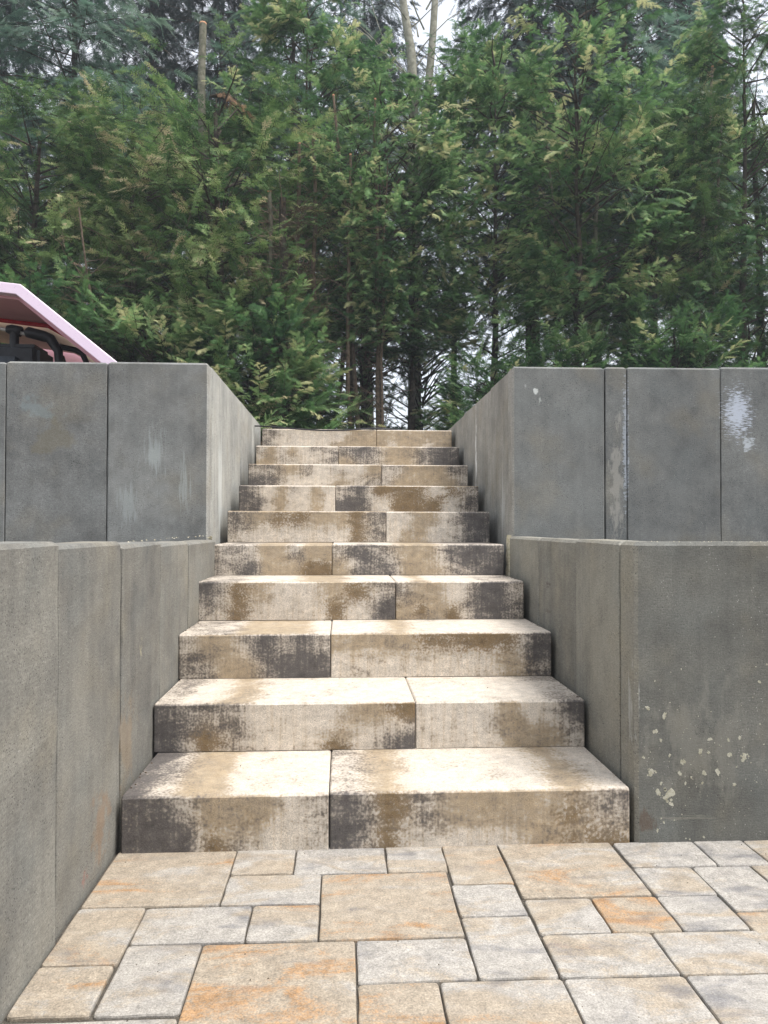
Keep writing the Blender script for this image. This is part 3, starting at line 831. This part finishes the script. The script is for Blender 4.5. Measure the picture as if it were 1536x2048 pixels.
def crumbs():
    rng = random.Random(78); bm = bmesh.new()
    def crumb(x, y, z, r):
        vs = [bm.verts.new((x + r * math.cos(a) * rng.uniform(.6, 1.2), y + r * math.sin(a) * rng.uniform(.6, 1.2), z)) for a in (0, 1.3, 2.5, 3.8, 5.0)]
        top = bm.verts.new((x, y, z + r * 1.1))
        for i in range(5): bm.faces.new([vs[i], vs[(i + 1) % 5], top])
    for _ in range(40): crumb(rng.uniform(-1.7, -.72), rng.uniform(1.512, 1.55), 1.536, rng.choice([.002, .003, .005]))
    for _ in range(50): crumb(rng.uniform(.70, 1.9), rng.uniform(1.512, 1.55), 1.547, rng.choice([.002, .003, .006]))
    for _ in range(40): crumb(rng.uniform(.69, 1.1), rng.uniform(.012, .08), .7745, rng.choice([.0012, .002, .003]))
    for _ in range(50): crumb(-.668 - rng.uniform(0, .05), rng.uniform(-.6, 1.45), .77, rng.choice([.0012, .002, .003]))
    return bm_mesh('mortar_crumbs', bm)
link('mortar_crumbs', crumbs(), m_mortar, kind='stuff')

# ------------------------------------------------------------------ vegetation
def frond_template(kind):
    T = []
    rg = random.Random(3)
    def leaf(x, y, ang, ln, wd, z=0, dz=0):
        ca, sa = math.cos(ang), math.sin(ang)
        T.append([(x + sa * wd * .5, y - ca * wd * .5, z), (x - sa * wd * .5, y + ca * wd * .5, z), (x + ca * ln, y + sa * ln, z + dz)])
    T.append([(0, -.012, 0), (0, .012, 0), (1, 0, -.10)])
    if kind == 'hemlock':
        for i in range(10):
            x = .06 + .092 * i
            l = .36 * (1 - .75 * x ** 1.6)
            z = -.10 * x * x
            for s in (-1, 1):
                leaf(x + .02 * s, 0, s * R(rg.uniform(42, 62)), l * rg.uniform(.75, 1.15), .055, z, rg.uniform(-.06, .03))
    elif kind == 'thuja':
        for i in range(5):
            x = .10 + .17 * i; l = .46 * (1 - .6 * x); z = -.08 * x
            for s in (-1, 1):
                a = s * R(rg.uniform(32, 50))
                leaf(x, 0, a, l * rg.uniform(.8, 1.15), .05, z, -.05)
                for q in (.35, .7):
                    bx, by = x + math.cos(a) * l * q, math.sin(a) * l * q
                    leaf(bx, by, a + s * R(35) * (1 if q < .5 else -1), l * rg.uniform(.35, .5), .055, z, rg.uniform(-.05, .02))
    elif kind == 'small':
        for i in range(6):
            x = .04 + .155 * i
            l = .48 * (1 - .62 * x ** 1.5)
            for sd_ in (-1, 1):
                leaf(x, 0, sd_ * R(rg.uniform(36, 60)), l * rg.uniform(.75, 1.15), .10, -.12 * x * x, rg.uniform(-.08, .03))
    elif kind == 'scale':
        for i in range(3):
            x = .08 + .28 * i; l = .55 * (1 - .45 * x)
            for sd_ in (-1, 1):
                a = sd_ * R(rg.uniform(30, 48))
                leaf(x, 0, a, l, .09, 0, -.05)
                leaf(x + math.cos(a) * l * .4, math.sin(a) * l * .4, a + sd_ * R(40), l * .5, .10, -.02, rg.uniform(-.08, .02))
    else:  # spruce twig: short dense needles all round
        for i in range(9):
            x = .05 + .105 * i
            for s in (-1, 1):
                leaf(x, 0, s * R(rg.uniform(45, 65)), .17 * (1 - .4 * x), .06, 0, rg.uniform(-.04, .10))
    return np.array(T)
TEMPL = {k: frond_template(k) for k in ('hemlock', 'thuja', 'spruce', 'small', 'scale')}

def fronds_mesh(name, tmpl, P, D, N, S, tint, rng):
    P = np.array(P); D = np.array(D); N = np.array(N); S = np.array(S); tint = np.array(tint)
    D /= np.linalg.norm(D, axis=1, keepdims=True)
    Y = np.cross(N, D); Y /= np.linalg.norm(Y, axis=1, keepdims=True) + 1e-9
    Z = np.cross(D, Y)
    T = TEMPL[tmpl].reshape(-1, 3)
    wv = rng.uniform(.75, 1.2, len(P))
    V = P[:, None, :] + S[:, None, None] * (T[None, :, 0:1] * D[:, None, :] + (T[None, :, 1:2] * wv[:, None, None]) * Y[:, None, :] + T[None, :, 2:3] * Z[:, None, :])
    n = len(T)
    V = V.reshape(-1, 3)
    F = np.arange(len(V)).reshape(-1, 3)
    me = np_mesh(name, V, F)
    at = me.attributes.new('tint', 'FLOAT', 'POINT')
    tv = np.repeat(tint, n).reshape(len(P), n)
    tv = tv + (T[None, :, 0] - .5) * .10
    at.data.foreach_set('value', tv.astype(np.float32).ravel())
    return me

class Crown:
    def __init__(s, seed, hole=-.22):
        s.rng = np.random.default_rng(seed); s.seed = seed * 3.7; s.hole = hole
        s.P = []; s.D = []; s.N = []; s.S = []; s.t = []
        s.wood = Tubes()
    def bough(s, base, az, L, el, droop, step=.075, fl=.15, fstep=.05, base_t=.5, start=.2, hang=.25, wood_r=.012, tw=1.0):
        rng = s.rng
        h = np.array([math.cos(az), math.sin(az), 0.])
        side = np.array([-h[1], h[0], 0.])
        sway = rng.normal(0, .12)
        f = lambda t: base + h * (L * t) + side * (L * sway * t * t) + np.array([0, 0, L * (math.tan(el) * t - droop * t * t)])
        pts = [f(t) for t in (0, .25, .5, .75, 1)]
        s.wood.add(pts, [wood_r * (1 - .8 * t) for t in (0, .25, .5, .75, 1)], 4)
        bt = base_t + rng.normal(0, .10)
        t = start; sg = 1
        while t < 1.0:
            p = f(t); d = (f(min(t + .05, 1.05)) - p); d /= np.linalg.norm(d)
            sg = -sg
            if mnoise.noise(Vector(p * 1.5) + Vector((s.seed, 0, 0))) < s.hole:
                t += step / L; continue
            a = sg * R(rng.uniform(38, 66))
            td = d * math.cos(a) + side * math.sin(a) + np.array([0, 0, rng.normal(-.08, .14)])
            td /= np.linalg.norm(td)
            tl = tw * (.10 + .42 * L * (1 - t) ** .8) * rng.uniform(.6, 1.1)
            tl = min(tl, .5)
            if tl > .18: s.wood.add([p, p + td * tl], [.004, .0015], 3)
            k = max(2, int(tl / fstep))
            s2 = 1
            for j in range(k + 1):
                q = j / k
                fp = p + td * (tl * q) + np.array([0, 0, -hang * .3 * q * q * tl])
                s2 = -s2
                aa = s2 * R(rng.uniform(20, 55)) if j < k else 0
                sd = np.cross(np.array([0, 0, 1.]), td); sd /= np.linalg.norm(sd) + 1e-9
                fd = td * math.cos(aa) + sd * math.sin(aa) + np.array([0, 0, -hang * rng.uniform(.2, 1.6)])
                nn = np.array([0, 0, 1.]) + rng.normal(0, .45, 3) + h * .8
                s.P.append(fp); s.D.append(fd); s.N.append(nn)
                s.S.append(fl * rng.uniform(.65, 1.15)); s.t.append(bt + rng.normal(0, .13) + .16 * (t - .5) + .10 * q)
            t += step / L * rng.uniform(.75, 1.3)
        # leader end
        for _ in range(3):
            s.P.append(f(1)); s.D.append(f(1) - f(.9) + rng.normal(0, .1 * L, 3) * .3); s.N.append(np.array([0, 0, 1.]) + rng.normal(0, .3, 3)); s.S.append(fl); s.t.append(bt + .12)
    def meshes(s, tmpl, mat):
        cm = fronds_mesh('crown', tmpl, s.P, s.D, s.N, s.S, s.t, s.rng); cm.materials.append(mat)
        wm = s.wood.mesh('branches'); wm.materials.append(m_bark)
        return cm, wm

def build_bushy(seed, nt, z0, z1, Rf, tmpl, mat, fl=.11, hole=-.10, per=13, tl=(.22, .42), droop=.25, upb=.25, base_t=.5, spread=.5):
    """leafy crown: many short side shoots spread through an uneven volume, denser towards its outside"""
    c = Crown(seed, hole); rng = c.rng
    P = []; D = []; N = []; S = []; T_ = []
    so_ = Vector((seed * 3.1, 0, 0))
    limbs = []
    for i in range(70):
        u_ = rng.uniform(0, 1) ** .9; az = rng.uniform(0, 6.283)
        limbs.append((u_, az))
        r = Rf(u_) * rng.uniform(.6, .95); h = z0 + (z1 - z0) * u_
        b = np.array([0, 0, max(.1, h - r * .55)]); e = np.array([math.cos(az) * r, math.sin(az) * r, h])
        mid = (b + e) / 2 + rng.normal(0, .05, 3) + np.array([0, 0, .05])
        c.wood.add([b, mid, e], [.013, .008, .003], 4)
    for i in range(nt):
        u_ = rng.uniform(0, 1); az = rng.uniform(0, 6.283)
        h3 = np.array([math.cos(az), math.sin(az), 0.])
        lump = 1 + .38 * mnoise.noise(Vector((h3[0] * 1.3, h3[1] * 1.3, u_ * 4)) + so_)
        rad = Rf(u_) * lump * (.30 + .70 * rng.uniform(0, 1) ** .55)
        p = h3 * rad + np.array([0, 0, z0 + (z1 - z0) * u_ + rng.normal(0, .08)])
        nz = mnoise.noise(Vector(p * 1.25) + so_) + .5 * mnoise.noise(Vector(p * 3.1) - so_)
        if nz < hole: continue
        d = h3 * rng.uniform(.5, 1.2) + rng.normal(0, .45, 3) + np.array([0, 0, upb])
        d /= np.linalg.norm(d)
        L_ = rng.uniform(*tl)
        sd = np.cross(np.array([0, 0, 1.]), d); sd /= np.linalg.norm(sd) + 1e-9
        nrm = np.cross(d, sd) + rng.normal(0, .35, 3) + h3 * .5
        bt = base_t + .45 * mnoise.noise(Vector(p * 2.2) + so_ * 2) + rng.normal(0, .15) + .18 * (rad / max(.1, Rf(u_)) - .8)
        if rng.uniform() < .035: bt += .4
        tipp = p + d * L_ + np.array([0, 0, -droop * L_ * .5])
        if i % 2 == 0: c.wood.add([p - d * .12, p, tipp], [.004, .003, .001], 3)
        for j in range(per):
            q = (j + .5) / per
            s2 = 1 if j % 2 else -1
            aa = s2 * R(rng.uniform(22, 62)) * (1 - .5 * q)
            fp = p + d * (L_ * q) + np.array([0, 0, -droop * L_ * q * q * .5])
            fd = d * math.cos(aa) + sd * math.sin(aa) + np.array([0, 0, -droop * rng.uniform(.2, 1.8)]) + rng.normal(0, spread * .3, 3)
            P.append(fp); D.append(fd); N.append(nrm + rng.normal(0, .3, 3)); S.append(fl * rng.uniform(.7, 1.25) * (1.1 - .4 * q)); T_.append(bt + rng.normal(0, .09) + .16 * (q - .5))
    c.P, c.D, c.N, c.S, c.t = P, D, N, S, T_
    return c.meshes(tmpl, mat)

def build_crown(seed, nb, z0, z1, Rf, el, droop, tmpl, mat, hole=-.12, **kw):
    c = Crown(seed, hole); rng = c.rng
    for i in range(nb):
        u_ = (i + rng.uniform(0, 1)) / nb
        h = z0 + (z1 - z0) * u_
        c.bough(np.array([0, 0, h]), i * 2.399 + rng.normal(0, .3), max(.25, Rf(u_) * rng.uniform(.62, 1.12)), el(u_) + rng.normal(0, .12), droop * rng.uniform(.6, 1.3), **kw)
    return c.meshes(tmpl, mat)

def trunk_mesh(h, r0, r1, seed, mat, lean=.02, k=9):
    rng = np.random.default_rng(seed); t = Tubes()
    pts = wobble_line((0, 0, -.1), (0, 0, h), 8, lean, rng)
    t.add(pts, [r0 + (r1 - r0) * (i / 8) ** .55 for i in range(9)], k)
    me = t.mesh('trunk'); me.materials.append(mat); return me

VAR = {}
VAR['thuja0'] = build_bushy(11, 2350, .15, 4.5, lambda u: 1.15 * (1 - .5 * u ** 3), 'scale', m_thuja, fl=.105, hole=-.06, base_t=.50)
VAR['thuja1'] = build_bushy(12, 2100, .1, 4.0, lambda u: 1.1 * (1 - .45 * u ** 3), 'scale', m_thuja, fl=.10, hole=-.06, base_t=.58)
VAR['hem0'] = build_bushy(13, 2400, .2, 5.8, lambda u: 1.25 * (1 - .6 * u ** 2), 'small', m_hemlock, fl=.105, hole=.12, base_t=.56, droop=.4)
VAR['hem1'] = build_bushy(14, 1900, 1.75, 5.6, lambda u: 1.15 * (.5 + .5 * math.sin(min(1, u * 1.1) * math.pi)), 'small', m_hemlock, fl=.10, hole=.12, base_t=.60, droop=.4)
VAR['hem2'] = build_bushy(17, 1900, 2.5, 6.4, lambda u: 1.35 * (1 - .6 * u ** 2), 'small', m_hemlock, fl=.12, hole=.15, base_t=.56, droop=.35)
VAR['wisp'] = build_bushy(23, 620, .2, 2.0, lambda u: .95, 'small', m_hemlock, fl=.085, hole=.10, base_t=.66, upb=.1)
VAR['shrub'] = build_bushy(21, 620, .05, 1.3, lambda u: .75 * (1 - .4 * u ** 2), 'small', m_hemlock, fl=.092, hole=-.3, base_t=.5, upb=.5)
VAR['blue'] = build_crown(15, 140, 3.0, 9.5, lambda u: 2.2 * (1 - .7 * u), lambda u: .02 + .2 * u, .22, 'hemlock', m_blue, fl=.26, step=.12, fstep=.08, base_t=.60, hang=.5, start=.12, tw=1.2)
VAR['spruce'] = build_crown(16, 150, 3.4, 11.0, lambda u: 2.4 * (1 - .75 * u), lambda u: -.05 + .2 * u, .25, 'hemlock', m_dark, fl=.28, step=.12, fstep=.08, base_t=.45, hang=1.0, start=.06, tw=1.3)


TREES = [
 # name, variant, x, y, rot, scale, trunk(h, r), label, group
 ('cypress_tree', 'thuja0', -4.75, 7.0, .3, .92, 'olive green cypress at the far left edge, above the pink cover', 'm'),
 ('cypress_tree', 'thuja1', -3.55, 6.7, 1.9, 1.0, 'olive cypress with browned tips directly behind the pink cover', 'm'),
 ('cypress_tree', 'thuja0', -2.45, 6.9, 3.1, .92, 'dense olive cypress rising above the left panel joint of the upper left wall', 'm'),
 ('cypress_tree', 'thuja1', -1.50, 6.6, 4.4, 1.10, 'yellowish green cypress above the inner corner of the upper left wall', 'm'),
 ('hemlock_tree', 'hem2', -.55, 8.2, .7, 1.0, 'tall fresh green hemlock behind the bare brown stems', 'm'),
 ('hemlock_tree', 'hem1', .35, 6.9, 2.2, .84, 'hemlock on the thinner bare trunk, left of the pair above the stair', 'm'),
 ('hemlock_tree', 'hem1', .74, 7.3, 4.9, .86, 'hemlock on the thicker dark trunk, right of the pair above the stair', 'm'),
 ('hemlock_tree', 'hem0', 1.80, 7.4, 3.7, .92, 'bushy hemlock above the inner corner of the upper right wall', 'm'),
 ('hemlock_tree', 'hem1', 2.65, 6.7, 1.2, 1.0, 'grey green hemlock above the middle of the upper right wall', 'm'),
 ('cypress_tree', 'thuja0', 3.65, 7.2, 5.2, 1.04, 'tall grey green cypress above the chalky patch of the upper right wall', 'm'),
 ('hemlock_tree', 'hem0', 4.75, 6.9, 5.9, 1.0, 'dense hemlock at the right edge of the picture', 'm'),
 ('hemlock_tree', 'hem1', .02, 7.1, 1.0, .80, 'small loose hemlock just right of the bare sawn saplings', 'm'),
 ('cypress_tree', 'thuja1', -1.10, 6.5, 5.5, .66, 'short olive cypress at the left foot of the bare sawn saplings', 'm'),
 ('hemlock_tree', 'hem2', 1.45, 8.6, 3.0, .95, 'mid green hemlock between the pale bare stems and the dark spruce', 'm'),
 ('cypress_tree', 'thuja1', -3.0, 8.0, 2.8, 1.12, 'olive cypress in the second row between the pink cover and the panel joint', 'm'),
 ('hemlock_tree', 'hem0', -1.75, 8.0, 3.9, .86, 'dark green hemlock in the second row behind the inner corner of the upper left wall', 'm'),
 ('cypress_tree', 'thuja0', 5.6, 7.9, 1.4, 1.2, 'olive cypress at the far right edge behind the dense hemlock', 'm'),
 ('fir_tree', 'blue', -4.1, 9.6, 2.0, 1.12, 'blue green fir towering at the top left corner', 'b'),
 ('spruce_tree', 'spruce', -2.4, 12.0, .5, 1.05, 'dark spruce behind the sawn trunk at the upper left', 'b'),
 ('fir_tree', 'blue', -.9, 9.8, 4.0, 1.0, 'green fir filling the top centre left of the pale bare stems', 'b'),
 ('spruce_tree', 'spruce', .4, 13.5, 2.6, 1.05, 'dark spruce far behind the pale bare stems', 'b'),
 ('spruce_tree', 'spruce', 2.85, 9.8, 1.6, .98, 'dark spruce with thick trunk and drooping boughs right of the pale stems', 'b'),
 ('fir_tree', 'blue', 4.3, 9.7, 5.0, 1.10, 'blue green fir in the hazy top right corner', 'b'),
 ('spruce_tree', 'spruce', -3.9, 13.0, 1.1, 1.1, 'dark spruce behind the blue green fir at the upper left', 'b'),
 ('spruce_tree', 'spruce', 4.9, 12.8, 2.2, 1.1, 'dark spruce behind the hazy fir at the upper right', 'b'),
 ('spruce_tree', 'spruce', 6.4, 12.0, 3.3, 1.05, 'dark spruce behind the hedge beyond the right edge', 'b'),
 ('spruce_tree', 'spruce', -6.2, 11.5, 4.3, 1.05, 'dark spruce behind the hedge beyond the left edge', 'b'),
]
TR = {'hem2': (6.1, .08, .01), 'thuja0': (4.3, .085, .02), 'thuja1': (3.7, .08, .02), 'hem0': (5.7, .085, .006), 'hem1': (5.2, .075, .006), 'shrub': (1.0, .02, .01), 'wisp': (1.9, .018, .004), 'blue': (9.4, .12, .01), 'spruce': (10.9, .20, .01)}
TM = {k: trunk_mesh(*v, 5 + i, m_bark, .018) for i, (k, v) in enumerate(TR.items())}
for (nm, var, x, y, rz, sc, lab, g) in TREES:
    cm, wm = VAR[var]
    root = empty(nm, (x, y, 1.43), lab, 'tree', 'conifers behind the stair', rz, sc)
    link('trunk', TM[var], None, root)
    link('branches', wm, None, root, kind='stuff')
    link('crown', cm, None, root)

# low evergreen shrubs filling the foot of the hedge
c = VAR['shrub']
for (x, y, rz, s, lab) in [(-1.05, 6.3, 0, 1.25, 'low dark evergreen shrub at the left end of the top step'), (-.62, 6.9, 2, .72, 'small evergreen shrub just right of the low dark one above the top step'),
                      (1.5, 6.2, 4, .8, 'leafy evergreen shrub at the right end of the top step'), (2.3, 6.4, 5, 1.0, 'evergreen shrub peeping over the inner end of the upper right wall'),
                      (-2.1, 6.0, 1, 1.1, 'evergreen shrub peeping over the inner end of the upper left wall'), (3.6, 6.3, 3, 1.15, 'evergreen shrub behind the white patched wall panel'),
                      (-3.1, 5.9, 2.5, 1.2, 'evergreen shrub just right of the pink cover')]:
    root = empty('evergreen_shrub', (x, y, 1.43), lab, 'shrub', 'evergreen shrubs at the foot of the hedge', rz, s)
    link('branches', c[1], None, root, kind='stuff'); link('crown', c[0], None, root)

for (x, y, rz, s_, lab) in [(.15, 7.9, 0, 1.0, 'sparse sapling left of the paired trunks above the top step'),
                      (.95, 8.0, 2, 1.0, 'sparse sapling right of the paired trunks above the top step')]:
    root = empty('young_tree', (x, y, 1.43), lab, 'tree', 'sparse saplings above the top step', rz, s_)
    link('trunk', TM['wisp'], None, root); link('branches', VAR['wisp'][1], None, root, kind='stuff'); link('crown', VAR['wisp'][0], None, root)

# sawn-off and bare stems
def stem(name, p0, p1, r0, r1, mat, label, cat, group=None, cut=True, n=8, amp=.02, seed=0, twigs=0, tl=.5, tmat=None):
    rng = np.random.default_rng(seed + 100)
    p0 = np.array(p0, float); p1 = np.array(p1, float)
    root = empty(name, tuple(p0), label, cat, group)
    pts = wobble_line((0, 0, 0), p1 - p0, n, amp, rng)
    t = Tubes(); t.add(pts, [r0 + (r1 - r0) * i / n for i in range(n + 1)], 8)
    link('trunk', t.mesh('trunk'), mat, root)
    if cut:
        tt = Tubes(); e = pts[-1]; d = pts[-1] - pts[-2]; d /= np.linalg.norm(d)
        tt.add([e - d * .004, e + d * .012, e + d * .0125], [r1 * 1.01, r1 * .98, .0005], 8)
        link('sawn_end', tt.mesh('sawn_end'), m_cut, root)
    if twigs:
        tw = Tubes()
        for i in range(twigs):
            q = rng.uniform(.15, .97); k = int(q * n); b = pts[k] + (pts[min(k + 1, n)] - pts[k]) * (q * n - k)
            a = rng.uniform(0, 6.28); L_ = tl * rng.uniform(.3, 1.0)
            d = np.array([math.cos(a), math.sin(a), rng.uniform(-.3, .8)]); d /= np.linalg.norm(d)
            pp = [b]
            for j in range(4):
                d = d + rng.normal(0, .22, 3); d /= np.linalg.norm(d); pp.append(pp[-1] + d * L_ / 4)
            tw.add(pp, [.006, .005, .0035, .0025, .0012], 3)
            for _ in range(2):
                j = rng.integers(1, 4); dd = d + rng.normal(0, .6, 3); dd /= np.linalg.norm(dd)
                tw.add([pp[j], pp[j] + dd * L_ * .2, pp[j] + dd * L_ * .4 + rng.normal(0, .02, 3)], [.003, .0022, .001], 3)
        link('twigs', tw.mesh('twigs'), tmat or m_twig, root, kind='stuff')
    return root
stem('tree_stump', (-1.74, 7.2, 1.4), (-1.76, 7.2, 6.76), .065, .043, m_bark_green, 'thick mossy trunk sawn off flat at the upper left, standing clear of the foliage', 'tree stump', seed=1)
GS = 'thin sawn saplings in the hedge'
stem('sawn_sapling', (-.62, 6.7, 1.4), (-.66, 6.5, 5.12), .035, .018, m_twig, 'reddish sawn stem, left one of the pair left of centre', 'sapling', GS, seed=2, twigs=30, tl=.6)
stem('sawn_sapling', (-.36, 6.8, 1.4), (-.46, 6.55, 5.18), .035, .018, m_twig, 'reddish sawn stem, right one of the pair left of centre', 'sapling', GS, seed=3, twigs=30, tl=.6)
stem('sawn_sapling', (-.84, 6.5, 1.4), (-.92, 6.1, 4.36), .036, .022, m_bark_green, 'shorter pale sawn stem below and left of the reddish pair', 'sapling', GS, seed=4, twigs=40, tl=.7)
stem('sawn_sapling', (.12, 6.8, 1.4), (-.18, 6.5, 5.65), .030, .013, m_twig, 'slanting sawn stem just right of the reddish pair', 'sapling', GS, seed=5, twigs=24, tl=.45)
stem('sawn_sapling', (.30, 6.7, 1.4), (.24, 6.5, 5.60), .028, .013, m_twig, 'sawn stem with orange tip at the centre of the hedge', 'sapling', GS, seed=6, twigs=24, tl=.45)
stem('sawn_sapling', (.02, 6.6, 1.4), (-.03, 6.3, 4.85), .028, .014, m_twig, 'low sawn stem below the orange tipped one', 'sapling', GS, seed=16, twigs=30, tl=.5)
stem('sawn_sapling', (4.3, 7.5, 1.4), (4.34, 7.0, 6.42), .030, .016, m_twig_pale, 'pale sawn stem sticking up at the upper right', 'sapling', GS, seed=7, twigs=14, tl=.35, tmat=m_twig_pale)
stem('sawn_sapling', (4.5, 7.5, 1.4), (4.44, 7.0, 5.78), .026, .014, m_twig_pale, 'shorter pale sawn stem beside the one at the upper right', 'sapling', GS, seed=8, twigs=10, tl=.35, tmat=m_twig_pale)
# tall bare pale stems at the top centre
root = empty('bare_tree', (.90, 8.6, 1.43), 'bare pale grey forked stems rising out of the top centre', 'tree')
t = Tubes()
t.add([(0, 0, 0), (.02, 0, 3.2), (-.02, 0, 5.4), (-.04, 0, 6.0), (-.14, 0, 6.6), (-.22, 0, 7.2), (-.30, 0, 8.4), (-.42, 0, 10.2)], [.10, .085, .07, .065, .055, .05, .045, .03], 9)
t.add([(.10, 0, 4.6), (.20, 0, 5.6), (.26, 0, 6.3), (.30, 0, 7.0), (.36, 0, 8.2), (.46, 0, 10.0)], [.05, .055, .05, .045, .04, .025], 8)
link('trunk', t.mesh('trunk'), m_bark_pale, root)
rng = np.random.default_rng(31); t = Tubes()
for i in range(46):
    z = rng.uniform(3.5, 9); x = rng.uniform(-.25, .35); a = rng.uniform(0, 6.28)
    d = np.array([math.cos(a), math.sin(a) * .7, rng.uniform(.3, 1.8)]); d /= np.linalg.norm(d); L_ = rng.uniform(.5, 1.5)
    pp = [np.array([x * .5, 0, z])]
    for j in range(5):
        d = d + rng.normal(0, .14, 3); d /= np.linalg.norm(d); pp.append(pp[-1] + d * L_ / 5)
    t.add(pp, [.014, .011, .009, .007, .004, .002], 4)
link('branches', t.mesh('branches'), m_bark_pale, root, kind='stuff')
# slender leaning trunks seen against the sky just above the stair
GL = 'slender leaning trunks above the top step'
stem('leaning_tree', (-.85, 7.4, 1.4), (-.15, 7.4, 4.2), .04, .02, m_bark, 'slender dark trunk leaning right, leftmost above the top step', 'tree', GL, False, seed=9, twigs=40, tl=.9)
stem('leaning_tree', (-.30, 7.2, 1.4), (.15, 7.3, 4.4), .035, .02, m_bark, 'slender dark trunk leaning right, nearest the paired hemlock trunks', 'tree', GL, False, seed=10, twigs=40, tl=.9)
stem('leaning_tree', (-.74, 6.1, 1.4), (-.66, 6.2, 4.3), .06, .035, m_bark, 'thick brown trunk wrapped in dead twigs left of centre', 'tree', None, False, seed=11, twigs=150, tl=.8)
# bare shrubs with pale twigs in front of the dark spruce
stem('bare_shrub', (2.75, 7.6, 1.4), (2.55, 7.6, 6.1), .03, .01, m_twig_pale, 'thin bare pale stem with tangled twigs in front of the dark spruce', 'shrub', None, False, seed=12, twigs=70, tl=.9, tmat=m_twig_pale, amp=.03)
stem('bare_shrub', (2.95, 7.4, 1.4), (3.05, 7.4, 5.6), .045, .02, m_bark_green, 'greenish upright stem right of the tangled pale twigs', 'shrub', None, False, seed=13, twigs=24, tl=.6, tmat=m_twig_pale)
stem('bare_shrub', (-2.3, 6.0, 1.4), (-2.75, 5.7, 4.0), .022, .008, m_twig, 'bare brown shoot between the pink cover and the mossy stump', 'shrub', None, False, seed=22, twigs=34, tl=.8)
stem('bare_shrub', (.35, 6.6, 1.4), (.45, 6.5, 4.9), .02, .007, m_twig, 'thin brown shoot in the middle of the hedge above the paired trunks', 'shrub', None, False, seed=24, twigs=40, tl=.7)
# browned dead bough beside the sawn trunk
c = Crown(41)
for i in range(4):
    c.bough(np.array([0, 0, 0.]), R(-20 + 12 * i), .45, .25, .7, fl=.11, step=.09, hang=.9, base_t=.7)
cm, wm = c.meshes('thuja', m_dead)
root = empty('dead_bough', (-1.66, 7.0, 5.85), 'rust brown dead bough hanging beside the sawn trunk', 'branch')
link('branches', wm, None, root, kind='stuff'); link('crown', cm, None, root)

# ------------------------------------------------------------------ added haze volume standing in for a lens veil over the trees
bm = bmesh.new(); bmesh.ops.create_cube(bm, size=1)
for v in bm.verts: v.co = Vector((v.co.x * 1100, v.co.y * 1100, -1.2 + (v.co.z + .5) * 17.2))
hz = bpy.data.materials.new('veil_haze'); hz.use_nodes = True
ht = hz.node_tree
for n in list(ht.nodes): ht.nodes.remove(n)
ho = ht.nodes.new('ShaderNodeOutputMaterial'); hv = ht.nodes.new('ShaderNodeVolumePrincipled')
hv.inputs['Color'].default_value = (.86, .93, 1.0, 1); hv.inputs['Density'].default_value = .0032; hv.inputs['Anisotropy'].default_value = 0
ht.links.new(hv.outputs[0], ho.inputs['Volume'])
link('haze', bm_mesh('haze', bm), hz, kind='stuff')
